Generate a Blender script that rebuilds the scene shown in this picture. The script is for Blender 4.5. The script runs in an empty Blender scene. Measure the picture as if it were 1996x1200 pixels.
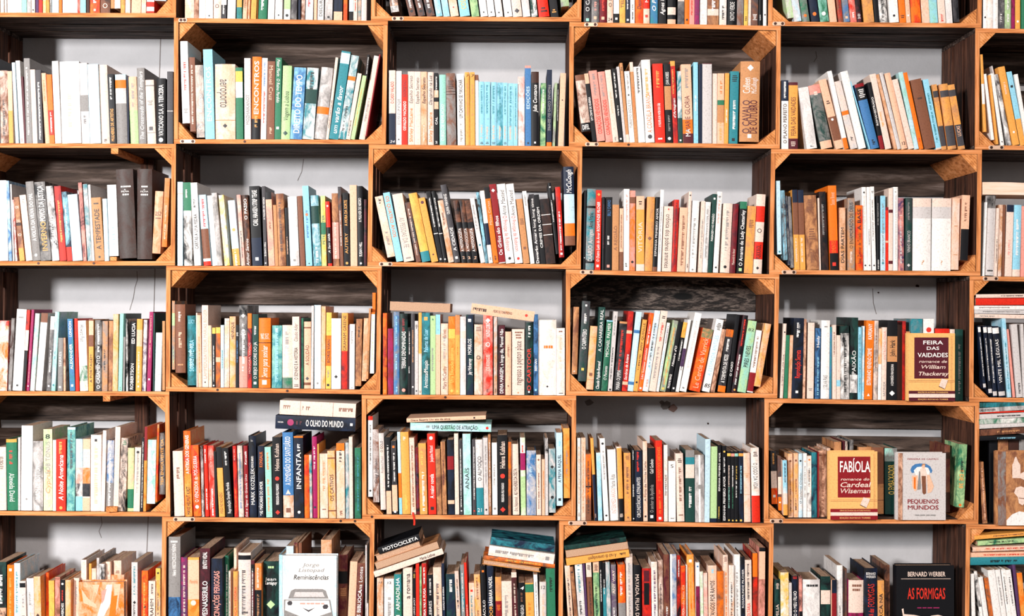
import bpy, math, random, re
from mathutils import Vector, Matrix

# ---------------------------------------------------------------- camera, light, exposure
K = 0.00122          # metres per photo pixel at the crate fronts
D = 3.0              # camera distance from the crate fronts
DEPTH = 0.24         # crate depth
CX, CY = 998.0, 600.0
ZC = (1259.5 - CY) * K
sc = bpy.context.scene
def link(o):
    bpy.context.scene.collection.objects.link(o); return o
cam_d = bpy.data.cameras.new('camera'); cam = link(bpy.data.objects.new('camera', cam_d))
cam.location = (0, -D, ZC); cam.rotation_euler = (math.pi / 2, 0, 0)
cam_d.sensor_width = 36; cam_d.lens = 36 * D / (1996 * K)
sc.camera = cam
sc.view_settings.view_transform = 'Standard'; sc.view_settings.look = 'None'
sc.view_settings.exposure = -0.3; sc.view_settings.gamma = 1.0
sc.view_settings.use_curve_mapping = False
world = bpy.data.worlds.new('world'); sc.world = world; world.use_nodes = True
world.node_tree.nodes['Background'].inputs[0].default_value = (0.80, 0.88, 1.0, 1)
world.node_tree.nodes['Background'].inputs[1].default_value = 0.03
def area(name, loc, target, size, power, col, size_y=None):
    d = bpy.data.lights.new(name, 'AREA'); d.energy = power; d.color = col
    d.shape = 'RECTANGLE'; d.size = size; d.size_y = size_y or size
    o = link(bpy.data.objects.new(name, d)); o.location = loc
    o.rotation_euler = (Vector(target) - Vector(loc)).to_track_quat('-Z', 'Y').to_euler()
    return o
area('left_window_light', (-2.75, -3.95, 1.55), (0, 0, .8), 0.42, 345, (1.0, .985, .975), .6)
area('front_ceiling_light', (0.3, -9.6, 4.3), (0.3, 0, .8), 0.9, 640, (1.0, .915, .86), .5)
area('right_doorway_light', (6.0, -5.6, 1.6), (0.3, 0, .8), 0.8, 55, (1.0, .93, .88), 1.0)

# ---------------------------------------------------------------- materials
PAL = dict(w='F2EDE9', c='ECD2C3', p='EFBB9C', t='C88C5C', b='80503A', db='40261F', k='0D0E13', n='15223A',
    g='8C8886', lg='D0C9C7', dg='454246', ch='453B38', f='F3B870', r='DB2A16', dr='8C1820', m='561A26', o='F07418', a='EFA44E', y='EBC058',
    gr='2C7656', dgn='18403A', lgn='B4D498', mint='98D2C2', te='2C8490', lb='94D0E6', bl='4278AE', sky='C3DFEC',
    pk='EC9A8C', mg='A01C5A', pu='55385F')
NAMES = dict(w='white', c='cream', p='peach', t='tan', b='brown', db='dark brown', k='black', n='navy', g='grey',
    lg='light grey', dg='dark grey', ch='charcoal', f='amber', r='red', dr='dark red', m='maroon', o='orange', a='amber', y='yellow', gr='green',
    dgn='dark green', lgn='pale green', mint='mint', te='teal', lb='light blue', bl='blue', sky='pale blue', pk='pink',
    mg='magenta', pu='purple')
def lin(hexs, f=1.0):
    v = [int(hexs[i:i + 2], 16) / 255 for i in (0, 2, 4)]
    return tuple(min(1, f * (x / 12.92 if x <= .04045 else ((x + .055) / 1.055) ** 2.4)) for x in v) + (1,)
MATS = {}
class NT:
    def __init__(s, name):
        s.m = bpy.data.materials.new(name); s.m.use_nodes = True; s.t = s.m.node_tree
        s.b = s.t.nodes['Principled BSDF']
    def n(s, typ, **kw):
        nd = s.t.nodes.new(typ)
        for k, v in kw.items():
            if hasattr(nd, k) and not k[0].isupper(): setattr(nd, k, v)
            else: nd.inputs[k.replace('_', ' ')].default_value = v
        return nd
    def l(s, a, b): s.t.links.new(a, b)
def ramp(N, fac, stops):
    r = N.n('ShaderNodeValToRGB'); N.l(fac, r.inputs['Fac'])
    while len(r.color_ramp.elements) < len(stops): r.color_ramp.elements.new(0.5)
    for e, (p, c) in zip(r.color_ramp.elements, stops): e.position = p; e.color = c
    return r.outputs['Color']
def coords(N, sx, sy, sz, rnd=True):
    tc = N.n('ShaderNodeTexCoord'); mp = N.n('ShaderNodeMapping')
    N.l(tc.outputs['Object'], mp.inputs['Vector']); mp.inputs['Scale'].default_value = (sx, sy, sz)
    if rnd:
        oi = N.n('ShaderNodeObjectInfo'); ml = N.n('ShaderNodeVectorMath', operation='SCALE')
        cb = N.n('ShaderNodeCombineXYZ'); N.l(oi.outputs['Random'], cb.inputs[0]); N.l(oi.outputs['Random'], cb.inputs[2])
        N.l(cb.outputs[0], ml.inputs[0]); ml.inputs['Scale'].default_value = 37.0
        N.l(ml.outputs[0], mp.inputs['Location'])
    return mp.outputs['Vector']
def cover_mat(spec):
    """printed card or cloth; 'a/b' is a mottled print of two colours"""
    key = 'cover ' + spec
    if key in MATS: return MATS[key]
    parts = spec.split('/'); N = NT('cover_' + '_'.join(NAMES[p].replace(' ', '_') for p in parts))
    v = coords(N, 1, 1, 1)
    wear = N.n('ShaderNodeTexNoise', Scale=260.0, Detail=5.0); N.l(v, wear.inputs['Vector'])
    c0 = lin(PAL[parts[0]])
    if len(parts) > 1:
        c1 = lin(PAL[parts[1]]); ns = N.n('ShaderNodeTexNoise', Scale=46.0, Detail=7.0, Roughness=.66, Distortion=.8)
        N.l(coords(N, 1, 1, .55), ns.inputs['Vector'])
        base = ramp(N, ns.outputs['Fac'], [(.40, c0), (.62, c1)])
    else:
        rgb = N.n('ShaderNodeRGB'); rgb.outputs[0].default_value = c0; base = rgb.outputs[0]
    k = ramp(N, wear.outputs['Fac'], [(.3, (.78, .76, .74, 1)), (.5, (1, 1, 1, 1))])
    mx = N.n('ShaderNodeMix', data_type='RGBA', blend_type='MULTIPLY'); mx.inputs['Factor'].default_value = 1
    N.l(base, mx.inputs['A']); N.l(k, mx.inputs['B'])
    N.l(mx.outputs['Result'], N.b.inputs['Base Color'])
    N.b.inputs['Roughness'].default_value = .48; N.b.inputs['Specular IOR Level'].default_value = .22
    MATS[key] = N.m; return N.m
def ink_mat(c):
    key = 'ink ' + c
    if key not in MATS:
        N = NT('ink_' + NAMES[c].replace(' ', '_')); N.b.inputs['Base Color'].default_value = lin(PAL[c])
        N.b.inputs['Roughness'].default_value = .5; MATS[key] = N.m
    return MATS[key]
def page_mat():
    if 'pages' not in MATS:
        N = NT('page_edges'); v = coords(N, 900, 40, 900)
        ns = N.n('ShaderNodeTexNoise', Scale=1.0, Detail=3.0); N.l(v, ns.inputs['Vector'])
        N.l(ramp(N, ns.outputs['Fac'], [(.3, lin('8F6A55')), (.7, lin('DDB797'))]), N.b.inputs['Base Color'])
        N.b.inputs['Roughness'].default_value = .9; MATS['pages'] = N.m
    return MATS['pages']
def wood_mat(name, cols, sc3, bump=.4, streak=(.3, .5, .7), rings=False):
    N = NT(name); v = coords(N, *sc3)
    ns = N.n('ShaderNodeTexNoise', Scale=1.0, Detail=8.0, Roughness=.65, Distortion=.35); N.l(v, ns.inputs['Vector'])
    fac = ns.outputs['Fac']
    if rings:
        w = N.n('ShaderNodeTexWave', wave_type='RINGS', rings_direction='Y', Scale=60.0, Distortion=3.0, Detail=2.0)
        N.l(coords(N, 1, 1, 1), w.inputs['Vector'])
        mm = N.n('ShaderNodeMix'); mm.inputs['Factor'].default_value = .12
        N.l(fac, mm.inputs['A']); N.l(w.outputs['Fac'], mm.inputs['B']); fac = mm.outputs['Result']
    col = ramp(N, fac, [(streak[i], lin(cols[i])) for i in range(3)])
    N.l(col, N.b.inputs['Base Color']); N.b.inputs['Roughness'].default_value = .75
    N.b.inputs['Specular IOR Level'].default_value = .2
    bp = N.n('ShaderNodeBump', Strength=bump, Distance=.002); N.l(fac, bp.inputs['Height']); N.l(bp.outputs[0], N.b.inputs['Normal'])
    return N.m
W_EDGE_X = wood_mat('pine_edge_horizontal', ['864824', 'D6874E', 'EEA674'], (9, 60, 160))
W_EDGE_Z = wood_mat('pine_edge_vertical', ['864824', 'D6874E', 'EEA674'], (160, 60, 9))
W_OLD_X = wood_mat('weathered_board_horizontal', ['120C0B', '40302A', '9A8478'], (7, 110, 110), .8, (.36, .52, .74))
W_OLD_Z = wood_mat('weathered_board_vertical', ['24160F', '4C2F24', '80543F'], (110, 110, 7), .8, (.36, .52, .74))
W_BACK = wood_mat('weathered_back_board', ['1C1513', '55463E', '94827A'], (5, 40, 55), .8, (.34, .54, .76))
W_RAW = wood_mat('raw_pale_plank', ['D8A888', 'F0CDB4', 'F6DCCB'], (9, 60, 90))
def knot_board(px, py):
    N = NT('weathered_board_with_knot'); tc = N.n('ShaderNodeTexCoord'); mp = N.n('ShaderNodeMapping'); N.l(tc.outputs['Object'], mp.inputs['Vector'])
    mp.inputs['Location'].default_value = (-px * .35, 0, -py); mp.inputs['Scale'].default_value = (.35, 0, 1)
    ln = N.n('ShaderNodeVectorMath', operation='LENGTH'); N.l(mp.outputs[0], ln.inputs[0])
    ns = N.n('ShaderNodeTexNoise', Scale=22.0, Detail=9.0, Roughness=.7); N.l(coords(N, .35, 1, 1.6, False), ns.inputs['Vector'])
    d = N.n('ShaderNodeMath', operation='MULTIPLY'); N.l(ln.outputs['Value'], d.inputs[0]); d.inputs[1].default_value = 30.0
    w = N.n('ShaderNodeMath', operation='MULTIPLY_ADD'); N.l(ns.outputs['Fac'], w.inputs[0]); w.inputs[1].default_value = 4.6; N.l(d.outputs[0], w.inputs[2])
    f = N.n('ShaderNodeMath', operation='PINGPONG'); N.l(w.outputs[0], f.inputs[0]); f.inputs[1].default_value = .36
    g = N.n('ShaderNodeMath', operation='MULTIPLY'); N.l(f.outputs[0], g.inputs[0]); N.l(ns.outputs['Fac'], g.inputs[1])
    core = ramp(N, ln.outputs['Value'], [(.008, (.012, .01, .01, 1)), (.013, (1, 1, 1, 1))])
    col = ramp(N, g.outputs[0], [(.02, lin('1E1816')), (.10, lin('4A3F3A')), (.19, lin('8A7A70'))])
    mx = N.n('ShaderNodeMix', data_type='RGBA', blend_type='MULTIPLY'); mx.inputs['Factor'].default_value = 1
    N.l(col, mx.inputs['A']); N.l(core, mx.inputs['B']); N.l(mx.outputs['Result'], N.b.inputs['Base Color']); N.b.inputs['Roughness'].default_value = .8
    return N.m
W_POST = wood_mat('corner_post_end_grain', ['8E4E28', 'D2864A', 'ECAA74'], (50, 8, 50), .4, rings=True)
N = NT('wall_plaster'); v = coords(N, 1, 1, 1, False)
a_ = N.n('ShaderNodeTexNoise', Scale=5.0, Detail=8.0, Roughness=.6); N.l(v, a_.inputs['Vector'])
b_ = N.n('ShaderNodeTexNoise', Scale=140.0, Detail=4.0); N.l(v, b_.inputs['Vector'])
N.l(ramp(N, a_.outputs['Fac'], [(.3, lin('B6B5B7')), (.7, lin('CDCCCF'))]), N.b.inputs['Base Color'])
N.b.inputs['Roughness'].default_value = .85
bp = N.n('ShaderNodeBump', Strength=.25, Distance=.002); N.l(b_.outputs['Fac'], bp.inputs['Height']); N.l(bp.outputs[0], N.b.inputs['Normal'])
W_WALL = N.m
N = NT('crack_shadow'); N.b.inputs['Base Color'].default_value = lin('7C7472'); N.b.inputs['Roughness'].default_value = .9; M_CRACK = N.m  # flat grey of the plaster joint, cracks and chips
N = NT('bare_plaster'); N.b.inputs['Base Color'].default_value = lin('8A6E66'); N.b.inputs['Roughness'].default_value = .95; M_BARE = N.m
N = NT('tin_plate'); N.b.inputs['Base Color'].default_value = lin('D9B49A'); N.b.inputs['Roughness'].default_value = .45; N.b.inputs['Metallic'].default_value = .25; M_TIN = N.m
N = NT('rusty_screw'); N.b.inputs['Base Color'].default_value = lin('3A241E'); N.b.inputs['Roughness'].default_value = .5; N.b.inputs['Metallic'].default_value = .6; M_SCREW = N.m
N = NT('concrete_floor'); N.b.inputs['Base Color'].default_value = lin('8E8378'); N.b.inputs['Roughness'].default_value = .8; M_FLOOR = N.m

# ---------------------------------------------------------------- mesh helpers
def at(px, py, y=0.0):
    s = K * (D + y) / D
    return Vector(((px - CX) * s, y, ZC + (CY - py) * s))
class MB:
    """collects faces with materials and links them as ONE mesh object"""
    def __init__(s): s.v = []; s.f = []; s.mi = []; s.mats = []; s.sm = []
    def mat(s, m):
        if m not in s.mats: s.mats.append(m)
        return s.mats.index(m)
    def add(s, vs, fs, m, smooth=False):
        o = len(s.v); s.v += [tuple(p) for p in vs]; i = s.mat(m)
        for f in fs: s.f.append([o + j for j in f]); s.mi.append(i); s.sm.append(smooth)
    def box(s, x0, x1, y0, y1, z0, z1, m):
        vs = [(x, y, z) for x in (x0, x1) for y in (y0, y1) for z in (z0, z1)]
        s.add(vs, [(0, 1, 3, 2), (4, 6, 7, 5), (0, 4, 5, 1), (2, 3, 7, 6), (0, 2, 6, 4), (1, 5, 7, 3)], m)
    def data(s, name, tf=None):
        me = bpy.data.meshes.new(name); vs = s.v if tf is None else [tuple(tf @ Vector(p)) for p in s.v]
        me.from_pydata(vs, [], s.f)
        for m in s.mats: me.materials.append(m)
        me.polygons.foreach_set('material_index', s.mi); me.polygons.foreach_set('use_smooth', s.sm)
        me.update(); return me
    def merge(s, o, tf):
        k = len(s.v); s.v += [tuple(tf @ Vector(p)) for p in o.v]
        mp = [s.mat(m) for m in o.mats]
        s.f += [[k + j for j in f] for f in o.f]; s.mi += [mp[i] for i in o.mi]; s.sm += o.sm
    def build(s, name, parent=None, loc=None, tf=None):
        o = link(bpy.data.objects.new(name, s.data(name, tf)))
        if parent: o.parent = parent
        if loc is not None: o.location = loc
        return o
def tag(o, label=None, cat=None, group=None, kind=None):
    if label: o['label'] = label
    if cat: o['category'] = cat
    if group: o['group'] = group
    if kind: o['kind'] = kind
    return o
def shift(mb, loc):
    mb.v = [(a - loc[0], b - loc[1], c - loc[2]) for a, b, c in mb.v]; return mb

# ---------------------------------------------------------------- the setting
mb = MB(); WY = DEPTH + .004
mb.box(-2.6, 2.6, WY, WY + .12, 0, 2.6, W_WALL); wall = tag(mb.build('wall_back'), kind='structure', label='white plaster wall behind the crates')
mb = MB(); mb.box(-2.6, 2.6, -3.4, WY + .12, -.06, 0, M_FLOOR); tag(mb.build('floor'), kind='structure', label='floor')
def crack(pts, w, m=M_CRACK):
    mb = MB(); P = [at(x, y, WY) for x, y in pts]
    for i in range(len(P) - 1):
        d = (P[i + 1] - P[i]).normalized(); n = Vector((-d.z, 0, d.x)) * w / 2; y = Vector((0, -.0006, 0))
        q = [P[i] - n, P[i + 1] - n, P[i + 1] + n, P[i] + n]
        mb.add([a + y for a in q] + q, [(0, 1, 2, 3), (0, 4, 5, 1), (3, 2, 6, 7)], m)
    return mb
s_ = crack([(319, -5), (313, 80), (311, 145), (305, 340), (302, 530), (300, 610), (292, 780), (289, 1010), (286, 1080), (283, 1200)], .0022).build('wall_seam', wall); tag(s_, label='thin vertical joint in the plaster')
for pts in ([(267, 528), (268, 545), (263, 560), (260, 580), (253, 604)], [(197, 1006), (199, 1020), (193, 1035), (198, 1048)],
            [(592, 310), (588, 335), (580, 352)], [(1701, 562), (1702, 590), (1708, 612)], [(1590, 100), (1592, 112), (1586, 121)]):
    crack(pts, .0016).build('plaster_crack', wall)
mb = MB(); rnd = random.Random(4)
for cx, cy, r, m in ((1298, 790, 10, M_CRACK), (1311, 795, 9, M_BARE), (1290, 784, 5, M_CRACK), (1148, 784, 8, M_CRACK), (1380, 825, 2, M_SCREW), (1788, 557, 4, M_SCREW), (1712, 570, 2, M_SCREW)):
    ring = [at(cx + math.cos(t * .7) * r * rnd.uniform(.75, 1.2), cy + math.sin(t * .7) * r * rnd.uniform(.6, 1), WY) + Vector((0, -.001, 0)) for t in range(9)]
    mb.add(ring, [tuple(range(9))], m)
mb.build('plaster_chip', wall)

# ---------------------------------------------------------------- crates
CR = {(0,0):(-72,-210,345,-210,-72,32,343,34), (0,2):(726,-205,1136,-203,723,40,1133,41), (0,4):(1500,-200,1916,-195,1497,49,1913,53),
 (1,1):(339,35,756,41,339,280,752,281), (1,3):(1110,44,1522,52,1109,283,1520,290), (1,5):(1901,56,2315,62,1900,290,2312,296),
 (2,0):(-72,278,343,280,-72,518,341,518), (2,2):(719,281,1135,287,716,517,1132,523), (2,4):(1503,290,1914,293,1499,533,1911,536),
 (3,1):(324,517,744,520,323,763,741,768), (3,3):(1103,526,1519,536,1103,769,1515,775), (3,5):(1890,539,2304,545,1889,783,2300,788),
 (4,0):(-85,760,330,762,-85,1002,332,1006), (4,2):(705,769,1123,772,706,1010,1122,1014), (4,4):(1490,776,1909,782,1489,1018,1907,1021),
 (5,1):(316,1007,730,1012,314,1259.5,727,1259.5), (5,3):(1090,1014,1508,1021,1088,1259.5,1505,1259.5), (5,5):(1883,1021,2296,1026,1880,1259.5,2290,1259.5),
 (1,-1):(-443,30,-30,34,-443,276,-32,279), (3,-1):(-455,514,-40,517,-455,760,-42,763), (5,-1):(-462,1002,-46,1005,-464,1259.5,-48,1259.5)}
CR = {k: list(v) for k, v in CR.items()}
for (r, c), q in CR.items():          # each crate stands on the corners of the crates below it
    for cc, me_x, ot_x in ((c + 1, 7, 1), (c - 1, 5, 3)):
        o = CR.get((r + 1, cc))
        if o: m_ = (q[me_x] + o[ot_x]) / 2; q[me_x] = m_ - .3; o[ot_x] = m_ + .3
def quad(q, u, v, y):                 # u,v in pixels measured from the left edge / top edge
    W_, H_ = q[2] - q[0], ((q[5] - q[1]) + (q[7] - q[3])) / 2
    a, b = u / W_, v / H_
    px = (q[0] * (1 - a) + q[2] * a) * (1 - b) + (q[4] * (1 - a) + q[6] * a) * b
    py = (q[1] * (1 - a) + q[3] * a) * (1 - b) + (q[5] * (1 - a) + q[7] * a) * b
    p = at(px, py, 0); p.y = y; return p
TB = 8.5
def shelf_z(r, c, px):
    q = CR.get((r, c))
    if q:
        t = (px - q[4]) / (q[6] - q[4]); return at(0, q[5] * (1 - t) + q[7] * t - TB).z
    q = CR.get((r + 1, c))
    if q:
        t = (px - q[0]) / (q[2] - q[0]); return at(0, q[1] * (1 - t) + q[3] * t).z
    if r == 5: return 0.0
    a, b = CR.get((r, c - 1)), CR.get((r, c + 1))
    if a: return at(0, a[7] - 1).z
    return at(0, b[5] - 1).z
def slab(mb, q, u0, u1, v0, v1, y0, y1, mf, mo, jit=0.0, rnd=None):
    j = lambda: rnd.uniform(-jit, jit) if rnd and jit else 0
    vs = [quad(q, u + j(), v + j(), y) for u in (u0, u1) for y in (y0, y1) for v in (v1, v0)]
    mb.add(vs, [(0, 4, 5, 1)], mf)
    mb.add(vs, [(0, 1, 3, 2), (4, 6, 7, 5), (2, 3, 7, 6), (0, 2, 6, 4), (1, 5, 7, 3)], mo)
def bevel(o, w=.0012):
    m = o.modifiers.new('soft edges', 'BEVEL'); m.width = w; m.segments = 2; m.limit_method = 'ANGLE'
PLATES = {(1,1): [(350,382,'b'), (347,366,'t')], (0,2): [(763,788,'b')], (1,3): [(1138,1166,'t'), (1140,1168,'b')], (2,2): [(738,766,'b')],
 (0,4): [(1505,1531,'b')], (1,5): [(1926,1958,'b')], (2,4): [(1523,1553,'b')], (3,3): [(1130,1158,'t')], (3,5): [(1915,1947,'t')],
 (5,1): [(337,381,'t')], (5,3): [(1107,1145,'t')], (4,4): [(1500,1527,'b')]}
SCREWS = {(2,0): [(75,'b'), (183,'b')], (1,3): [(1225,'b')], (3,1): [(424,'b'), (560,'b')], (4,2): [(725,'b'), (868,'t')], (5,1): [(664,'t'), (692,'t')], (4,4): [(1522,'b')], (1,1): [(477,'b')]}
CLAB = {(0,0):'wooden crate cut off at the top left corner of the photo', (0,2):'wooden crate cut off by the top edge, holding the leaning COSMOS book',
 (0,4):'wooden crate cut off by the top edge, third crate of its row', (1,1):'dark-backed wooden crate holding the aeroporto book and pale blue books',
 (1,3):'wooden crate holding the thick tan O CAVALO DE OUTUBRO book', (1,5):'wooden crate at the right edge with leaning orange and white books, second row',
 (2,0):'wooden crate at the left edge holding two thick A FILHA volumes', (2,2):'orange-edged wooden crate holding three A MOTOCICLETA books',
 (2,4):'wooden crate holding orange SEMENTES DE FOGO and two thick white volumes', (3,1):'wooden crate holding the orange livros para sonhar book',
 (3,3):'wooden crate with a big knot in its back board, A CAMAREIRA REAL inside', (3,5):'wooden crate at the right edge with flat books above black VINTE MIL LÉGUAS',
 (4,0):'wooden crate at the left edge holding red A Noite Americana book', (4,2):'wooden crate with UMA QUESTÃO DE ATRAÇÃO lying across its books',
 (4,4):'wooden crate displaying the red and cream FABÍOLA book face out', (5,1):'wooden crate at the bottom displaying the pale blue Reminiscências book',
 (5,3):'bottom crate holding black MAYADA book under a flat orange paperback', (5,5):'bottom right corner crate with flat pastel books over leaning white books',
 (1,-1):'wooden crate mostly outside the left edge in the second row', (3,-1):'wooden crate mostly outside the left edge, in the third row',
 (5,-1):'wooden crate mostly outside the left edge, in the bottom row'}
for (r, c), q in CR.items():
    rnd = random.Random(r * 17 + c * 5 + 3)
    W_ = q[2] - q[0]; H_ = ((q[5] - q[1]) + (q[7] - q[3])) / 2; TS = 8.5
    base = quad(q, W_ / 2, H_, 0); base = Vector((base.x, DEPTH / 2, base.z))
    root = link(bpy.data.objects.new('wooden_crate', None)); root.location = base; root.empty_display_size = .05
    tag(root, CLAB[(r, c)], 'crate', 'stacked wooden crates')
    ys = [(0, .073), (.081, .155), (.163, .236)]
    def part(name, mb, lab=None):
        o = shift(mb, base).build(name, root)
        if name != 'screw': bevel(o)
        if lab: o['label'] = lab
        return o
    for nm, v0, v1 in (('top_panel', 0, TB), ('bottom_panel', H_ - TB, H_)):
        mb = MB()
        for i, (y0, y1) in enumerate(ys): slab(mb, q, 0, W_, v0, v1, y0, y1, W_OLD_X if i else W_EDGE_X, W_OLD_X)
        top_o = part(nm, mb)
    for u0, u1 in ((0, TS), (W_ - TS, W_)):
        mb = MB()
        for i, (y0, y1) in enumerate([(0, .068), (.086, .142), (.160, .236)]): slab(mb, q, u0, u1, TB + .1, H_ - TB - .1, y0, y1, W_OLD_Z if i else W_EDGE_Z, W_OLD_Z)
        part('side_panel', mb)
    short = c == 0 and r in (2, 4)
    UE = W_ * .775 if short else W_ - TS - 1
    mb = MB(); hh = (H_ - 2 * TB - 2 * 17) / 3; BM = W_BACK
    if (r, c) == (3, 3): kp = at(1331, 577, .226); BM = knot_board(kp.x - base.x, kp.z - base.z)
    for i in range(3):
        v0 = TB + .5 + i * (hh + 17); slab(mb, q, TS + 1, UE, v0, v0 + hh, .226, .236, BM, W_OLD_X)
    part('back_panel', mb)
    if short:
        mb = MB(); slab(mb, q, UE - 26, UE, TB + 1, H_ - TB - 1, .210, .225, W_OLD_Z, W_OLD_Z); part('upright_batten', mb)
        u = 288 if r == 2 else 285
        mb = MB(); slab(mb, q, u, u + 14, TB + .3, TB + 11, .002, .224, W_POST, W_EDGE_X); part('cross_bar', mb, 'square wooden bar running back under the top boards')
    L = 33
    for sx, sz in ((0, 0), (1, 0), (0, 1), (1, 1)):
        mb = MB(); a = L * rnd.uniform(.9, 1.08); b = L * rnd.uniform(.85, 1.05)
        u = [TS + .2, TS + a, TS + .2] if sx == 0 else [W_ - TS - .2, W_ - TS - a, W_ - TS - .2]
        v = [TB + .2, TB + .2, TB + b] if sz == 0 else [H_ - TB - .2, H_ - TB - .2, H_ - TB - b]
        y0 = rnd.uniform(.001, .006)
        vs = [quad(q, u[i], v[i], y) for y in (y0, .224) for i in range(3)]
        mb.add(vs, [(0, 1, 2), (5, 4, 3)], W_POST); mb.add(vs, [(0, 3, 4, 1), (1, 4, 5, 2), (2, 5, 3, 0)], W_EDGE_Z)
        part('corner_post', mb)
    def disc(px, py, y, r_, m):
        mb = MB(); cen = at(px, py); n = 12
        vs = [(cen.x + math.cos(i * 2 * math.pi / n) * r_, yy, cen.z + math.sin(i * 2 * math.pi / n) * r_) for yy in (y, y - .0012) for i in range(n)]
        mb.add(vs, [tuple(range(2 * n - 1, n - 1, -1))] + [(i, (i + 1) % n, n + (i + 1) % n, n + i) for i in range(n)], m); return mb
    def edge_y(px, w):
        t = (px - q[0]) / (q[2] - q[0]); t2 = (px - q[4]) / (q[6] - q[4])
        return (q[1] * (1 - t) + q[3] * t + TB / 2) if w == 't' else (q[5] * (1 - t2) + q[7] * t2 - TB / 2)
    for x0, x1, w in PLATES.get((r, c), []):
        yy = edge_y((x0 + x1) / 2, w); mb = MB(); a = at(x0, yy - 4.2); b = at(x1, yy + 4.2); e = .0025
        mb.add([(a.x + e, -.0012, a.z), (b.x - e, -.0012, a.z), (b.x, -.0012, (a.z + b.z) / 2), (b.x - e, -.0012, b.z), (a.x + e, -.0012, b.z), (a.x, -.0012, (a.z + b.z) / 2)] +
               [(a.x + e, 0, a.z), (b.x - e, 0, a.z), (b.x, 0, (a.z + b.z) / 2), (b.x - e, 0, b.z), (a.x + e, 0, b.z), (a.x, 0, (a.z + b.z) / 2)],
               [(5, 4, 3, 2, 1, 0)] + [(i, (i + 1) % 6, 6 + (i + 1) % 6, 6 + i) for i in range(6)], M_TIN)
        pl = part('tin_plate', mb, 'small tin joining plate on the front edge')
        for sx in (x0 + 6, x1 - 6):
            o = shift(disc(sx, yy, -.0012, .0034, M_SCREW), base).build('screw', pl)
    for sx, w in SCREWS.get((r, c), []):
        part('screw', disc(sx, edge_y(sx, w), 0, .0030, M_SCREW))

# ---------------------------------------------------------------- lettering
GL = {}
def load_glyphs(chars):
    for bold in (0, 1):
        cu = bpy.data.curves.new('glyph', 'FONT'); cu.resolution_u = 2; cu.offset = .013 * bold; cu.size = 1
        ob = bpy.data.objects.new('glyph', cu); link(ob)
        def width(t):
            cu.body = t; bpy.context.view_layer.update(); return ob.dimensions.x
        ref = width('HH')
        for ch in chars:
            if ch == ' ': GL[(' ', bold)] = ([], [], .30); continue
            cu.offset = .013 * bold; adv = width('H' + ch + 'H') - ref
            cu.offset = 0 if ch in 'MWNmwn' else .013 * bold     # wide letters fold over themselves when thickened
            cu.body = ch; bpy.context.view_layer.update()
            me = bpy.data.meshes.new_from_object(ob.evaluated_get(bpy.context.evaluated_depsgraph_get()))
            GL[(ch, bold)] = ([(v.co.x, v.co.y) for v in me.vertices], [list(p.vertices) for p in me.polygons], adv)
            bpy.data.meshes.remove(me)
        bpy.data.objects.remove(ob); bpy.data.curves.remove(cu)
SHAPES = {'■': [(-.4, -.4), (.4, -.4), (.4, .4), (-.4, .4)], '◆': [(0, -.5), (.5, 0), (0, .5), (-.5, 0)], '▲': [(-.45, -.4), (.45, -.4), (0, .45)],
          '●': [(.45 * math.cos(i * .6283), .45 * math.sin(i * .6283)) for i in range(10)]}
def layout(txt, bold, italic):
    """list of (verts2d, faces) with total width; cap height about .7"""
    vs, fs, x = [], [], 0
    for ch in txt:
        gv, gf, adv = GL[(ch, bold)]; o = len(vs)
        vs += [(a + x + (.22 * b if italic else 0), b) for a, b in gv]; fs += [[o + i for i in f] for f in gf]; x += adv
    return vs, fs, max(x, .1)
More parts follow.
